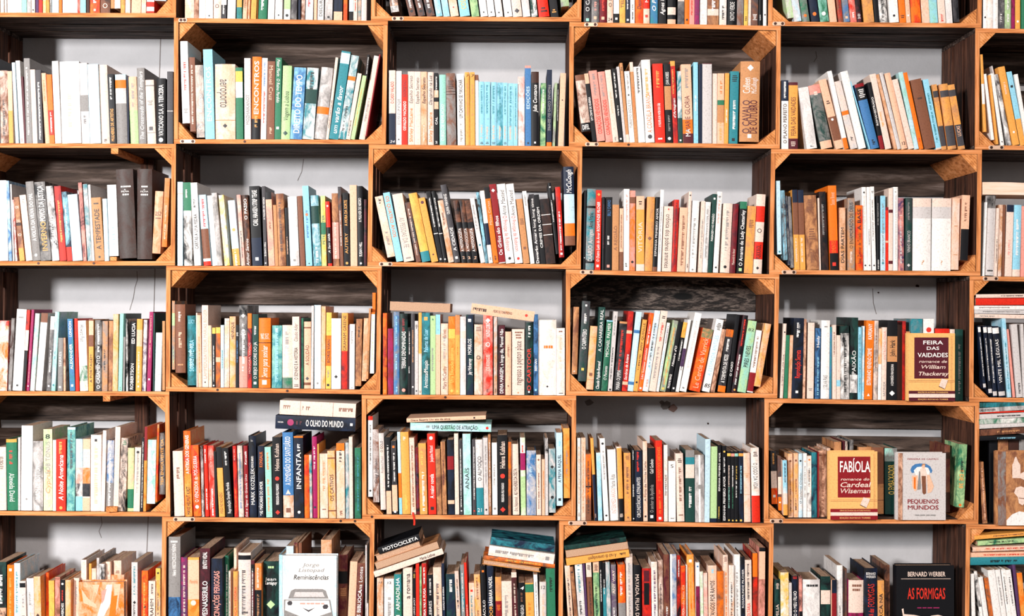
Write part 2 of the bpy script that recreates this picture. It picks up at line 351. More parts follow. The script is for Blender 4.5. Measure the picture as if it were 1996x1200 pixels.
def put_text(mb, fn, u0, u1, v0, v1, txt, mat, mode, rnd, bold=None, italic=None):
    """write txt in the rectangle u0..u1 (across) x v0..v1 (up the book); fn(u, v) gives a 3-D point on the cover"""
    if bold is None: bold = int(rnd.random() < .6)
    if italic is None: italic = (not txt.isupper()) and rnd.random() < .45
    W_, L_ = u1 - u0, v1 - v0; cu, cv = (u0 + u1) / 2, (v0 + v1) / 2
    if txt in SHAPES or txt == '◉':
        s = min(W_ * .62, L_) ; P = [(cu + a * s, cv + b * s) for a, b in SHAPES['●' if txt == '◉' else txt]]
        if txt == '◉':
            n = len(P); Q = [(cu + (a - cu) * .72, cv + (b - cv) * .72) for a, b in P]
            mb.add([fn(*p) for p in P + Q], [(i, (i + 1) % n, n + (i + 1) % n, n + i) for i in range(n)], mat)
        else: mb.add([fn(*p) for p in P], [tuple(range(len(P)))], mat)
        return
    if txt == '~':
        mini = mode == 'h'
        if mini:                                            # little horizontal lines of print
            n = max(1, int(L_ / max(W_ * .22, .002)))
            for i in range(min(n, 5)):
                z = v1 - (i + .5) * L_ / n; hw = W_ * .34 * rnd.uniform(.5, 1); t = min(L_ / n * .28, W_ * .09)
                x = cu - hw
                while x < cu + hw:
                    l = W_ * rnd.uniform(.06, .14); mb.add([fn(x, z - t), fn(x + l, z - t), fn(x + l, z + t), fn(x, z + t)], [(0, 1, 2, 3)], mat); x += l * 1.25
            return
        z = v0; t = min(W_ * .17, .0042); off = cu + W_ * rnd.uniform(-.06, .06)
        while z < v1 - t * .5:
            l = t * rnd.uniform(.45, 1.1); a, b = (t, t) if rnd.random() < .8 else (t * 1.1, t * .3)
            if rnd.random() < .88:
                if rnd.random() < .5:
                    mb.add([fn(off - a, z), fn(off + b, z), fn(off + b, z + l), fn(off - a, z + l)], [(0, 1, 2, 3)], mat)
                else:
                    mb.add([fn(off - a, z), fn(off + b, z), fn(off + b, z + l * .4), fn(off - a, z + l * .4)], [(0, 1, 2, 3)], mat)
                    mb.add([fn(off - a, z + l * .55), fn(off - a * .2, z + l * .55), fn(off - a * .2, z + l), fn(off - a, z + l)], [(0, 1, 2, 3)], mat)
            z += l * 1.3
        return
    lines = [txt]
    ws = txt.split(' ')
    if mode in ('2', 'h2') and len(ws) > 1:
        k = (len(ws) + 1) // 2; lines = [' '.join(ws[:k]), ' '.join(ws[k:])]
    if mode == 'h' and len(ws) > 1 and W_ < .05:
        lines = ws[:3]
    nl = len(lines)
    for i, ln in enumerate(lines):
        vs, fs, wd = layout(ln, bold, italic)
        if not fs: continue
        if mode == 'h':                                     # horizontal lettering
            cap = min(L_ / nl * .8, W_ * .6); sx = min(W_ * .86 / wd, cap / .7 * 1.5); sy = cap / .7
            if sy > sx * 2.6: sy = sx * 2.6
            zc = v1 - (i + .5) * L_ / nl
            P = [(cu + (a - wd / 2) * sx, zc + (b - .35) * sy) for a, b in vs]
        else:
            span = W_ * (.86 if nl > 1 else .58) / nl; sy = span / .7; sx = L_ / wd
            if sx > sy * 1.35: sx = sy * 1.35
            if sy > sx * 2.4: sy = sx * 2.4
            c_ = cu + ((i + .5) / nl - .5) * W_ * .86 * (-1 if mode == '<' else 1)
            if mode == '<': P = [(c_ + (b - .35) * sy, cv - (a - wd / 2) * sx) for a, b in vs]
            else: P = [(c_ - (b - .35) * sy, cv + (a - wd / 2) * sx) for a, b in vs]
        mb.add([fn(*p) for p in P], fs, mat)

# ---------------------------------------------------------------- books
def parse(seg):
    """one marking: '#f0-f1[,x0-x1] colour' is a band; 'colour f0 f1 [mode] text' is lettering"""
    seg = seg.strip()
    if seg.startswith('!'):                                 # '!colour x,y x,y ...' is a painted shape on a cover
        t = seg[1:].split(); return ('poly', 0, 1, t[0], [tuple(float(a) for a in p.split(',')) for p in t[1:]])
    if seg.startswith('#'):
        a, col = seg[1:].split(' '); a = a.split(',')
        f = [float(t or 0) for t in a[0].split('-')]
        return ('band', f[0], f[1], col, [float(t) for t in a[1].split('-')] if len(a) > 1 else None)
    t = seg.split(' ')
    if len(t) < 4: return None
    col, f0, f1, mode, rest = t[0], float(t[1]), float(t[2]), '', t[3:]
    if rest[0] in ('h', 'h2', '<', '2') and len(rest) > 1: mode, rest = rest[0], rest[1:]
    sure = True
    if rest[0] == '~' and len(rest) > 1: rest = rest[1:]; sure = False
    if mode == 'h2': mode = 'h' if len(rest) == 1 else 'h2'
    return ('text', f0, f1, col, mode, ' '.join(rest), sure)
def marks(segs): return [m for m in (parse(s) for s in segs) if m and (m[0] == 'band' or m[2] > m[1])]
def make_book(w, h, d, col, mk, rnd, fore=False, hard=False):
    """a closed book, spine towards -Y, standing at the origin: x 0..w, y 0..d, z 0..h. Returns (cover, page block)."""
    cv = MB(); pg = MB(); m0 = cover_mat(col); t = min(.0016 if hard else .0007, w * .12); ins = .003 if hard else .0004
    bul = min(w * (.10 if hard else .03), .003)
    fy = lambda x: bul * (2 * x / w - 1) ** 2
    cuts = sorted({0.0, 1.0} | {round(min(max(f, 0), 1), 4) for m in mk if m[0] == 'band' and not m[4] for f in m[1:3]})
    def band_mat(f):
        r = m0
        for m in mk:
            if m[0] == 'band' and not m[4] and m[1] <= f <= m[2]: r = cover_mat(m[3])
        return r
    nx = 6; xs = [w * i / nx for i in range(nx + 1)]
    for a, b in zip(cuts, cuts[1:]):
        vs = [(x, fy(x), z * h) for z in (a, b) for x in xs]
        cv.add(vs, [(i, i + 1, nx + 2 + i, nx + 1 + i) for i in range(nx)], band_mat((a + b) / 2), True)
    if True:                                                # inside of the spine and the two boards
        y0 = bul + t
        cv.add([(x, max(fy(x) + t, 0), z) for z in (0, h) for x in xs], [(nx + 1 + i, nx + 2 + i, i + 1, i) for i in range(nx)], m0)
        for z in (0, h): cv.add([(x, fy(x) + e, z) for e in (0, t) for x in xs], [(i, i + 1, nx + 2 + i, nx + 1 + i) if z else (nx + 1 + i, nx + 2 + i, i + 1, i) for i in range(nx)], m0)
        cv.box(0, t, bul, d, 0, h, m0); cv.box(w - t, w, bul, d, 0, h, m0)
    pg.box(t + .0001, w - t - .0001, bul + t * .5 if w > .004 else bul + t, d - ins, ins, h - ins, page_mat())
    fn = lambda x, z: (x, fy(min(max(x, 0), w)) - .00025, z)
    for m in mk:
        if m[0] == 'band' and m[4]:
            x0, x1 = m[4][0] * w, m[4][1] * w
            cv.add([fn(x0, m[1] * h), fn(x1, m[1] * h), fn(x1, m[2] * h), fn(x0, m[2] * h)], [(0, 1, 2, 3)], cover_mat(m[3]))
        elif m[0] == 'text':
            fn2 = lambda x, z: (x, fy(min(max(x, 0), w)) - .0005, z)
            put_text(cv, fn2, w * .06, w * .94, m[1] * h, m[2] * h, m[5], ink_mat(m[3]), m[4], rnd)
    if fore:                                                # fore-edge towards the viewer
        for b in (cv, pg): b.v = [(w - x, d - y, z) for x, y, z in b.v]
    return cv, pg
def make_face_out(w, h, d, col, mk, rnd):
    """a book shown with its front cover towards -Y, rounded spine on its left"""
    cv = MB(); pg = MB(); m0 = cover_mat(col); t = .0018
    cv.box(0, w, 0, t, 0, h, m0); cv.box(.002, w, d - t, d, 0, h, m0)
    n = 6; P = [(-math.sin(math.pi * i / n) * .004, d * i / n) for i in range(n + 1)]
    for a, b in zip(P, P[1:]): cv.add([(a[0], a[1], 0), (a[0], a[1], h), (b[0], b[1], h), (b[0], b[1], 0)], [(0, 1, 2, 3)], m0, True)
    pg.box(.001, w - .003, t, d - t, .003, h - .003, page_mat())
    k = 0
    for m in mk:
        k += 1; e = -.00012 * k - .0002
        fn = lambda x, z, e=e: (x, e, z)
        if m[0] == 'poly': cv.add([fn(x * w, y_ * h) for x, y_ in m[4]], [tuple(range(len(m[4])))[::-1]], cover_mat(m[3]))
        elif m[0] == 'band':
            x0, x1 = (m[4][0] * w, m[4][1] * w) if m[4] else (0, w)
            cv.add([fn(x0, m[1] * h), fn(x1, m[1] * h), fn(x1, m[2] * h), fn(x0, m[2] * h)], [(0, 1, 2, 3)], cover_mat(m[3]))
        else:
            low = not m[5].isupper()
            put_text(cv, fn, w * .14, w * .90, m[1] * h, m[2] * h, m[5], ink_mat(m[3]), m[4], rnd, bold=1, italic=low)
    return cv, pg
BAY = {}
DATA = '''@0 0 0 0 3.992 98 100
-30 0 0 -520 c
4 32 -6 -540 w/c
34 50 -6 -500 w
55 165 -4 -540 c/w
170 206 -2 -530 mint
210 240 -2 -540 g/lg
245 272 -2 -500 c;k .02 .05 h ●
275 300 -2 -530 pu
302 330 0 -540 r/dr
332 358 0 -500 y/c
360 385 0 -540 a/b
386 402 0 -560 g;w .1 .9 ~
405 456 0 -560 sky
460 480 0 -500 o
484 600 0 -550 w
602 622 0 -540 r/pk
624 668 0 -540 mint/lb
670 696 0 -500 db
700 775 4 -540 r/o;w .02 .05 h ■;w .12 .18 ~
780 858 4 -540 b/db;c .05 .13 h ◉
860 900 0 -500 t ^62
878 935 2 -500 c/w ^62
940 970 6 -520 a/b
975 1012 8 -520 c/p
1022 1095 14 -540 p
1100 1135 10 -520 p/c
1140 1198 12 -560 r;#.02-.07 w;#.13-.17 w
1205 1290 20 -540 lg/sky ^42
@0 1 0 0 3.992 136 158
1438 1508 0 -540 p/c
1510 1545 0 -520 p/b
1548 1598 4 -540 w/c
1600 1655 4 -540 w;k .05 .3 h ~;k .02 .04 h ●
1658 1718 8 -520 c;m .12 .17 h ◉
1720 1760 12 -560 dg/k;w .05 .2 ~;#.15-.3 w
1768 1835 18 -540 w/lg
1838 1880 10 -560 te/gr;#.13-1 a
1888 1945 28 -540 p/t;b .1 .5 ~
1950 1990 30 -520 a
@0 1 480 0 3.992 148 160
0 26 20 -540 p/o
38 80 22 -540 a/o
92 160 25 -540 gr;w .1 .5 ~
165 218 20 -540 w/lg
222 278 14 -560 lg/w;k .04 .06 h ●
292 340 16 -540 w;#.12-1 lgn;k .02 .08 h ●
345 400 20 -560 dg/g
402 420 6 -560 n
425 455 14 -540 c/b
460 520 20 -540 lg/sky;r .15 .3 ~
525 548 10 -540 p
555 600 14 -520 w;k .04 .3 ~ DISCURSO
610 668 20 -560 g/lg;dg .15 .5 ALMA;k .02 .05 h ■
680 745 14 -540 k/n;#0-.1 p
755 785 10 -540 r/o
800 832 6 -540 k;#.1-.4 sky
834 862 6 -560 c;r .1 .5 ~
865 892 6 -540 p/te
895 935 6 -560 lg/c
@0 2 480 0 3.992 120 130
1128 1190 -95 -520 dg/p;#.0-.08 w/g;w .04 .4 ~
1270 1322 -150 -520 b/dg;k .02 .1 h ◆;w .1 .4 ~
1340 1395 -150 -520 b/dg;k .02 .1 h ◆;w .1 .4 ~
1408 1470 -140 -520 b/dg;k .02 .1 h ◆;w .1 .4 ~
1480 1528 -110 -540 sky/lb;w .03 .06 h ●
1535 1585 -105 -540 lb/sky
1592 1655 -100 -520 c/p;r .1 .12 h ●;b .3 .5 h ~
1665 1742 -95 -540 lb;y .08 .3 COSMOS
1755 1815 -90 -520 lgn/gr
1825 1880 -90 -540 w;k .04 .06 h ●
1885 1938 -88 -540 w;k .04 .06 h ●
1945 1996 -88 -540 w;k .04 .06 h ●
@0 2 960 0 3.992 128 122
30 85 -85 -540 w;k .04 .06 h ●
95 155 -80 -540 w;k .04 .06 h ●
160 232 -75 -540 c/lg;dg .02 .12 h ◆
238 295 -70 -540 lg/w
305 352 -72 -540 dgn/w;w .02 .15 ~
360 445 -80 -540 r;k .05 .12 h ~
455 515 -75 -520 k;a .05 .1 h ~
535 598 -60 -540 lgn/g ^85
@0 3 960 0 3.992 158 188
705 768 4 -540 k/dg;w .12 .5 O CALVÁRIO;mint .01 .05 h ■
770 828 4 -540 g/dg;pk .12 .4 ~;p .03 .07 h ■
830 888 2 -540 dr/m;r .12 .4 ~;p .03 .07 h ■
893 938 2 -540 p/c;k .12 .5 O HAMAS;k .02 .06 h 24
942 985 2 -540 k;#.1-.4 w;w .03 .06 h ■
988 1032 2 -540 y/a;b .15 .4 TELL AV
1035 1070 2 -540 k/n;w .15 .4 ~;w .02 .05 h ■
1072 1105 2 -540 w;k .04 .2 ~
1110 1172 2 -540 o/r;m .15 .4 Desvairo Ca
1175 1222 2 -540 p/c;#.16-1 r;w .2 .3 M;r .04 .12 h ■
1228 1284 4 -540 te/bl;w .12 .4 O Pacto
1290 1350 4 -540 k;w .1 .4 Agnes Mature
1362 1425 6 -540 k;#0-.05 p;#.1-.18 c
1440 1490 10 -540 dg/g;#.25-1 c
1495 1530 6 -540 o;k .03 .07 h ●
1532 1570 6 -540 pk;r .1 .3 ~
1572 1608 6 -540 pu/mg
1612 1668 10 -540 w/lg
1672 1758 10 -540 b/t;w .15 .4 ~;#.1-.17 c
1765 1820 10 -540 w/c;k .05 .2 ~
1828 1898 12 -540 k;w .05 .25 NOVO VERDE
1902 1952 12 -540 b/g
@0 3 1440 0 3.592 172 165
36 62 10 -480 a/y;k .04 .1 h ~
66 84 10 -480 c
88 132 14 -500 dg/b;w .04 .12 h ~
138 165 10 -480 k;w .06 .12 ~
168 198 10 -480 w;k .1 .14 h ●
@0 4 1440 0 3.592 145 160
345 385 -90 -460 lg/lgn
390 440 -85 -460 sky/lg;w .04 .08 h ■
446 498 -85 -460 g/gr;o .05 .09 h ●
510 565 -80 -480 n/k;o .05 .12 h ●
572 632 -75 -480 gr/mint;w .06 .12 h ●
638 688 -70 -480 p
700 732 -68 -460 r/b;dr .1 .5 ~
738 778 -66 -480 bl/g;p .02 .08 h ■
782 828 -64 -460 r/pk;w .05 .12 ~
830 862 -62 -460 k/m;w .04 .1 h ~
878 950 -60 -480 a/t
955 985 -55 -460 k
990 1045 -50 -480 w/k;k .02 .4 ~
1060 1122 -48 -480 w;k .06 .09 h ●
1128 1172 -45 -460 o;db .05 .09 h ~
1175 1205 -45 -480 p;w .06 .1 h ●
1210 1278 -42 -480 o/r
1285 1338 -40 -460 p/c
1342 1395 -40 -480 lb/mint
1400 1450 -40 -460 c;r .02 .1 ~
1455 1498 -38 -480 lg/w
1505 1545 -36 -460 dg/k
@0 5 1440 0 3.592 180 200
1700 1738 0 -480 w;k .1 .13 h ●
1742 1780 0 -480 w/c
1782 1816 0 -480 w
1818 1860 0 -500 dg/g;w .07 .15 ~;w .3 .5 ~
1864 1905 0 -480 lgn/g;w .07 .15 ~;w .2 .5 ~
1908 1932 0 -480 m/mg
1936 1970 0 -480 a;w .06 .1 h ●
1980 2030 0 -480 gr
@1 0 0 0 4.139 1155 1118
-25 5 -10 470 dg;lg .3 .8 ~
5 70 -8 568 b/c;k .1 .6 ~
70 118 -14 572 p;#0-.45 a
118 155 -32 500 sky
155 196 -38 482 w;r .02 .06 ~
196 212 -26 610 m
212 262 -22 462 g;lg .1 .9 ~
262 302 -22 552 c
302 352 -20 556 dg;w .05 .85 ~
362 400 -34 578 p;o .6 .9 ~
400 440 -26 590 o;#.12-.48 r;w .15 .45 ~
445 495 -27 480 w;#0-.12 lg
495 658 -20 480 w;p .2 .6 ~
660 726 -25 488 lg;#.4-.6 g;dg .25 .35 ~
728 815 -24 498 sky
817 885 -24 500 c;k .02 .07 ~
888 938 -24 575 k;a .03 .5 ~ MULHERES DE ARTISTAS;w .62 .95 ~
940 1030 -15 575 lg;#0-.58 g;#.8-.92 o;#.92-1 sky
1030 1042 -8 590 n
1050 1118 -20 590 p;#0-.5 lgn;g .55 .9 ~
1120 1182 -18 518 g;w .05 .95 The Crossroads of the Templars
1186 1258 -20 612 c;#.17-.18 g;#.9-.92 g;dg .2 .28 h ■;g .6 .68 h ~
1262 1335 0 600 k;w .12 .9 VATICANO S.A. A TERCEIRA;w .02 .1 h ●
1348 1395 0 542 dg;#.45-.46 lg
@1 1 330 30 4.616 1128 1150
118 185 -30 245 w ^985;r .4 .75 ~;g .12 .18 h ~
188 240 -10 392 b ^1060;c .1 .9 ~
245 318 -16 462 g/c ^1115;w .1 .6 Os cen o tempo
325 408 -22 322 lb;w .1 .9 ~ ENCONTROS
412 592 -2 455 p/c;k .42 .8 < aeroporto;k .15 .21 h ◆;#.25-.26 t
603 665 -8 490 gr;#.58-.8 w;#.8-.95 y
677 733 -3 404 lg;g .18 .55 MOZHAIKANOT
737 818 10 392 o;#0-.25 k;w .3 .95 ~ ENCONTROS;a .15 .28 ~
822 872 14 406 w;r .2 .6 ~;bl .65 .95 ~
874 944 8 436 b;p .5 .95 < Manuel Cruz;p .05 .15 ~
945 1000 12 404 gr;w .45 .98 < Peter Florin  O Reino Perdido;w .12 .16 h ■
1002 1082 20 474 lgn;k .25 .65 Viagem a Lisboa;dgn .05 .12 h ◆
1085 1190 40 490 bl/lb;w .08 .9 ~ DIREITO DO TEMPO
1197 1300 46 494 te/w;k .7 .95 ~;#.5-.7 dgn
1297 1405 70 488 lg/g;#.35-.45 o
1408 1432 88 404 c;k .12 .5 ~ NASCIDO PARA MATAR
1436 1518 115 344 te;#.86-.98 sky;w .06 .6 um varão a favor
1520 1590 120 384 te/w;#.7-.75 o;k .1 .4 ~
1588 1626 105 548 c;k .05 .3 ~
1630 1695 110 568 lgn;a .2 .8 ~
1745 1780 22 382 k ^600;w .2 .9 ~
1698 1762 140 380 c;g .2 .5 ~;#.97-1 lg
1762 1775 128 382 dr
@1 2 730 30 4.5275 1122 1165
118 184 0 470 c;#0-.42 n;r .55 .85 O CASO VALADO;w .02 .06 h 24
190 238 0 476 w;k .27 .62 ISTO FOI SO UM ATAQUE;k .06 .09 h ▲
240 290 2 508 r;w .2 .62 OSVALDO MACHADO;m .68 .92 < CIVILIZADOS
294 350 0 482 c;o .04 .5 Shirley MacLaine;dg .56 .94 Espelho Secreto
351 407 -1 484 c;k .56 .92 Espelho Secreto
410 463 -1 486 p/t;k .56 .92 Espelho Secreto;c .05 .3 ~
466 522 -2 489 c;o .04 .45 Shirley MacLaine;dg .55 .95 Dançando na Luz
528 565 -2 498 k;w .25 .42 CAL;w .7 .95 ~;#.5-.6 p;#.66-.76 p;w .02 .06 h 2
575 632 -4 514 mint;w .06 .58 ~ CURSO DE REVELACAO
640 722 -12 500 b/g;db .7 .9 h ~;#.74-.75 db;#.7-.71 db
734 797 -8 508 w;k .38 .92 UM CAMINHO SE MANCHAR;g .05 .3 ~
804 843 -8 496 a;k .92 .98 h 7;t .4 .85 ~
845 886 -4 496 a;k .92 .98 h 7;t .4 .85 ~
890 920 -4 518 w;#.92-1 b
922 968 -2 580 lb;te .5 .95 ~;p .1 .32 ~;dg .02 .06 h ~
970 1020 0 584 lb;te .5 .95 ~;p .1 .32 ~;dg .02 .06 h ~
1022 1078 2 586 lb;te .5 .95 ~;p .1 .32 ~;dg .02 .06 h ~
1080 1130 3 590 lb/te;te .5 .95 ~;p .1 .32 ~
1132 1172 2 594 lb;te .5 .95 ~;p .1 .32 ~;dg .02 .06 h ~
1174 1224 2 598 lb;te .3 .95 ~;p .1 .32 ~
1226 1262 2 602 lb;te .3 .95 ~;p .1 .32 ~
1266 1324 0 540 w/pk
1330 1382 -2 446 bl;sky .3 .9 ~ EDIÇÕES;#.97-1 pk;k .02 .05 h ◆
1382 1450 0 500 k;w .46 .82 ~ Julia Constance;#.85-1 db;w .03 .06 h ■
1462 1508 6 600 gr/lgn;w .5 .9 ~
1518 1562 5 484 n;g .2 .8 < PÁGINAS COMO EU SEMPRE;#0-.05 o
1570 1598 20 600 lgn/g
1600 1620 10 606 k;w .4 .9 ~
1615 1668 22 515 p;k .62 .64 h ●
@1 3 1100 30 4.528 1095 1148
155 240 -68 502 c/b ^1055;#0-.15 k;#.9-1 b;w .02 .13 h DIFEL
248 286 -75 495 k ^1092;w .3 .65 ~ UM CRIME DE GUERRA;#.85-1 p
290 360 -75 468 pk ^1098;r .1 .6 CORAÇÕES VENDIDOS;g .65 .95 ~
365 428 -75 478 pk;r .1 .6 CORAÇÕES VENDIDOS;g .65 .95 ~
430 480 -72 466 c;g .02 .08 ~;p .4 .7 ~
483 520 -65 456 k;w .6 .95 ~;w .35 .5 ~;w .02 .07 h ●
524 548 -64 440 lg
548 575 -62 408 t;#.0-.1 c;k .9 .95 h ~
577 622 -48 480 w;g .2 .6 TURISMO OCULTO;k .65 .68 h ◆;g .72 .96 ~
622 652 -48 402 t;#.88-1 c;o .3 .7 ~
655 715 -46 442 w;k .65 .98 ~
720 798 -42 382 w;a .55 .9 ~;o .12 .6 A CIDADELA BRANCA;dg .04 .1 h ●
803 892 -26 418 r;w .2 .5 A MULHER ALMA MATER DOS CÃES;a .7 .9 ~;w .03 .07 h ~
900 958 -26 424 k;#.42-.72 t;w .74 .9 JOHN HOBBES;w .03 .08 h ●;g .15 .35 ~
963 1004 -30 398 r/dr;#.94-1 a;w .3 .55 d'Artagnan;a .6 .9 ~
1008 1044 -15 488 te/w;#0-.35 dgn;w .02 .06 h ●
1050 1138 -22 428 p;#0-.3 o;#0-.12 m;w .08 .18 MA;m .15 .6 MARIE GLORIA;g .7 .97 ~
1143 1182 -4 414 lb;w .4 .6 ~
1185 1215 0 430 n
1218 1300 2 424 lg;#.99-1 m
1303 1345 4 514 c
1349 1408 4 514 p;a .05 .3 ~;#.3-.6 t;o .7 .9 ~;#.55-.62 gr
1410 1446 10 514 a;w .3 .5 ~
1452 1528 14 498 te;k .85 .95 h ~;w .2 .6 ~;k .03 .08 h ■
1546 1718 12 412 t;m .1 .52 h2 O CAVALO DE OUTUBRO;w .6 .8 2 Colleen McCullough;w .88 .96 h ◆;w .04 .1 h ■
@1 4 1500 30 4.444 1158 1158
97 163 -2 562 w;#.7-1 n;w .74 .98 ~;db .08 .66 O PLANO PERFEITO
165 250 0 578 a;#0-.16 m;#.955-1 m;m .2 .78 FEIRA DAS VAIDADES;c .04 .12 h ~
318 425 -78 615 w/lg;dg .03 .07 ~
435 560 -120 590 dgn/g;#0-.12 p;#.86-1 pk;c .84 .9 ~
568 655 -155 545 p;#0-.12 p;#.12-.46 b;w .4 .44 h ●;db .64 .7 h ~
640 690 -150 476 w;#.0-.14 o
700 765 -150 560 c/lg;#.5-.56 o;k .12 .18 ~
775 862 -165 476 w
860 872 -168 568 lb
872 958 -140 578 bl;#.75-1 k;#.95-1 dr;k .06 .14 ~;w .78 .92 h ~
958 997 -115 575 k;#.0-.2 dr;w .35 .78 ROMANESTRADO
1000 1072 -140 500 c;a .3 .5 ~
1076 1108 -162 505 p/t
1110 1142 -160 490 lg
1145 1198 -152 490 p;k .05 .1 h 12
1205 1255 -146 545 c
1256 1296 -142 484 sky/mint
1297 1335 -144 488 o;r .1 .15 ~
1345 1442 -130 540 b;db .7 .75 h ~
1443 1492 -118 545 lb;#.0-.02 c;te .1 .8 ~
1492 1535 -88 590 a/t;#.05-.36 dg;#.8-.9 dg
1548 1628 -80 584 a/t;#.05-.36 dg;#.8-.9 dg
1632 1695 -95 590 a/t;#.05-.38 dg;#.82-.92 dg;p .2 .36 LUCAS
@1 5 1880 0 4 1148 1155
150 182 -42 440 a ^1055;#.36-.62 w
200 232 -62 590 w
248 270 -60 600 a
270 322 -82 585 w;k .04 .06 h ●
322 368 -108 590 dg/w;w .7 .85 ~;w .03 .06 h ~
368 378 -140 518 lg
378 430 -118 530 a;w .15 .18 h ■;c .65 .8 ~
434 480 -110 568 lb;#0-.36 a;k .78 .82 h ■
480 510 -95 590 w
@2 0 0 270 4.617 1112 1112
-30 78 -20 385 w
80 110 -28 390 sky/bl
112 132 -26 420 lg
134 160 -30 560 r/w
165 222 -56 535 b/t;#0-.2 a;c .3 .95 h OS DO IO;#.55-.6 db
235 292 -62 515 c;g .88 .94 ~
294 366 -68 393 g;w .25 .85 A VOLTA DA VIÚVA DO MAL;w .05 .09 h ●
366 465 -62 396 k/g;a .12 .5 INVERNO;w .5 .95 POVOS DA JUSTIÇA
470 535 -62 434 dg/w;w .18 .6 DOIS LEITORES;w .8 .94 ~;#0-.15 lg
540 602 -55 434 r/dr;a .25 .8 ~
602 652 -52 486 n/lb;#0-.2 r;sky .4 .8 ~
655 742 -50 508 sky
750 782 -48 405 pk/m;m .05 .2 ~
790 828 -45 418 lg/te
830 852 -40 424 lg
855 940 -38 538 t;k .18 .82 A TEMPESTADE;k .04 .08 h ●;k .88 .93 h ~
942 980 -22 550 sky
985 1068 -22 425 w ^1068;lb .1 .4 ~
1072 1228 -36 282 ch/db ^1090;w .79 .82 h ~;w .74 .78 h A FILHA;w .7 .73 h ~
1232 1365 0 284 ch/db ^1096;w .79 .82 h ~;w .74 .78 h A FILHA;w .7 .73 h ~
1368 1440 28 482 t/p ^1080;b .6 .68 h 252;b .55 .58 h ~
1455 1500 42 365 o/t ^1010;p .1 .6 ~
@2 1 320 275 4.536 1098 1110
98 165 0 358 sky;#.855-.86 t
178 252 -12 362 k/w;#.66-1 gr;w .8 .92 ~
262 328 -34 364 w;k .2 .62 CARTAS A UMA PEDRA;k .7 .8 ~
345 415 -50 470 sky;#0-.52 b;#0-.06 r;r .55 .95 ~;#.06-.1 w
428 470 -50 478 w
470 515 -52 455 lg/g;g .6 .95 ~
535 580 -55 474 w/y
612 672 -50 520 sky;#0-.26 a;w .0 .3 ~;a .5 .6 h ●
682 715 -42 474 c/pk;dg .1 .5 ~
718 768 -30 475 k/b;w .65 .95 O PASSO;w 0 .38 Arthur Serros
780 868 -30 396 k;w .5 .95 ~ CARL HIAASEN STRIP TEASE;w .06 .11 h ■;#0-.35 n
884 915 -22 398 dg;w .58 .86 ~ A MULHER DE NEGRO;w .12 .3 ~ SUSAN HILL;w .02 .05 h ●
920 978 -32 450 pk/p;#.9-1 k;b .5 .6 ~
982 1010 -20 565 t
1012 1078 -26 464 b/t;db .2 .9 ~
1084 1110 -18 590 k;p .2 .5 ~
1115 1195 -25 490 w/lg;g .06 .1 h ■
1205 1248 -30 486 b
1256 1310 -36 396 lb;bl .35 .7 ~;o .62 .66 h ●;k .02 .04 h ◆
1322 1390 -30 480 te/sky;#.6-.85 dgn;w .05 .3 ~
1395 1438 -14 486 y/lgn;#.45-.62 gr;gr .08 .95 ~ PETER SUTTER
1448 1485 -26 536 r;#.0-.6 k;w .1 .6 A Sem saída;w .9 .96 h ●;#0-.04 r
1496 1550 -16 464 b/t;#.1-.6 pk;c .1 .6 ~
1558 1586 -24 406 dg/b;#.0-.7 b;w .25 .7 ~
1592 1642 -16 460 k;a .12 .5 AUTERY;a .55 .9 A HORA DA SORTE;a .02 .06 h ●
1648 1708 -8 392 p
1715 1765 -14 400 k;w .55 .85 A MULHER DE NEGRO;w .12 .3 SUSAN HILL;w .02 .05 h ●
1766 1800 0 520 k/m;m .2 .6 ~
@2 2 710 275 4.536 1052 1098
205 275 -125 470 c/p;k .88 .96 ~;g .2 .4 ~
285 345 -122 440 lb;o .35 .95 < OS QUATRO ANOS
352 443 -108 450 c;g .2 .65 < AS PESSOAS DA FÉ;g .03 .07 h ~
460 502 -102 530 dg/b;c .1 .9 ~
512 588 -125 446 a/y;#0-.15 te
595 655 -122 490 a;m .9 .96 h ●;m .1 .13 h ●
662 700 -118 436 k;w .85 .95 h t;w .5 .9 ~;#.4-.41 w;w .03 .06 h ●
704 735 -110 436 k;w .85 .95 h t;w .5 .9 ~;#.4-.41 w;w .03 .06 h ●
745 795 -98 516 c/t;b .6 .8 ~
798 850 -128 378 dg;w .62 .88 OLIVIA MANNING;w .15 .45 A CIDADE;w .04 .08 h ■
862 908 -78 518 k/b;w .18 .55 A MOTOCICLETA;p .04 .12 h 2;#.55-.65 k;#0-.18 k
912 956 -74 518 k/b;w .18 .55 A MOTOCICLETA;p .04 .12 h 2;#.55-.65 k;#0-.18 k
960 1018 -74 518 k/b;w .18 .55 A MOTOCICLETA;p .04 .12 h 2;#.55-.65 k;#0-.18 k
1022 1070 -98 500 w/lg;te .25 .3 h ●;g .5 .9 ~
1072 1098 -86 450 lb/k
1100 1138 -78 436 w;#.25-.55 n;k .04 .08 h ~
1142 1188 -86 406 o;#.85-1 k;p .5 .82 Minas Curtas;k .04 .1 ~
1190 1250 -88 378 dr;w .88 .96 h ◆;w .1 .6 Os Grilos são filhos;#0-.01 w
1254 1328 -84 376 w;dg .6 .92 Anna Maxted;r .15 .6 < O Príncipe de Robinson;k .04 .08 h ●
1334 1402 -84 376 w;dg .6 .92 Anna Maxted;r .15 .6 < O Príncipe de Robinson;r .04 .08 h ●
1408 1462 -66 512 t;b .2 .28 ■;b .6 .7 h ~
1470 1506 -74 444 w;g .8 .95 ~
1512 1560 -58 472 k/dg;w .0 .45 Deverão Amar;w .45 .95 a long long time
1562 1606 -62 476 k;w .1 .95 ~ CRIMES DA ORDEM
1610 1692 -60 512 db/k;p .3 .31 ~;#.6-.61 w;#.75-.76 w;#.44-.45 w
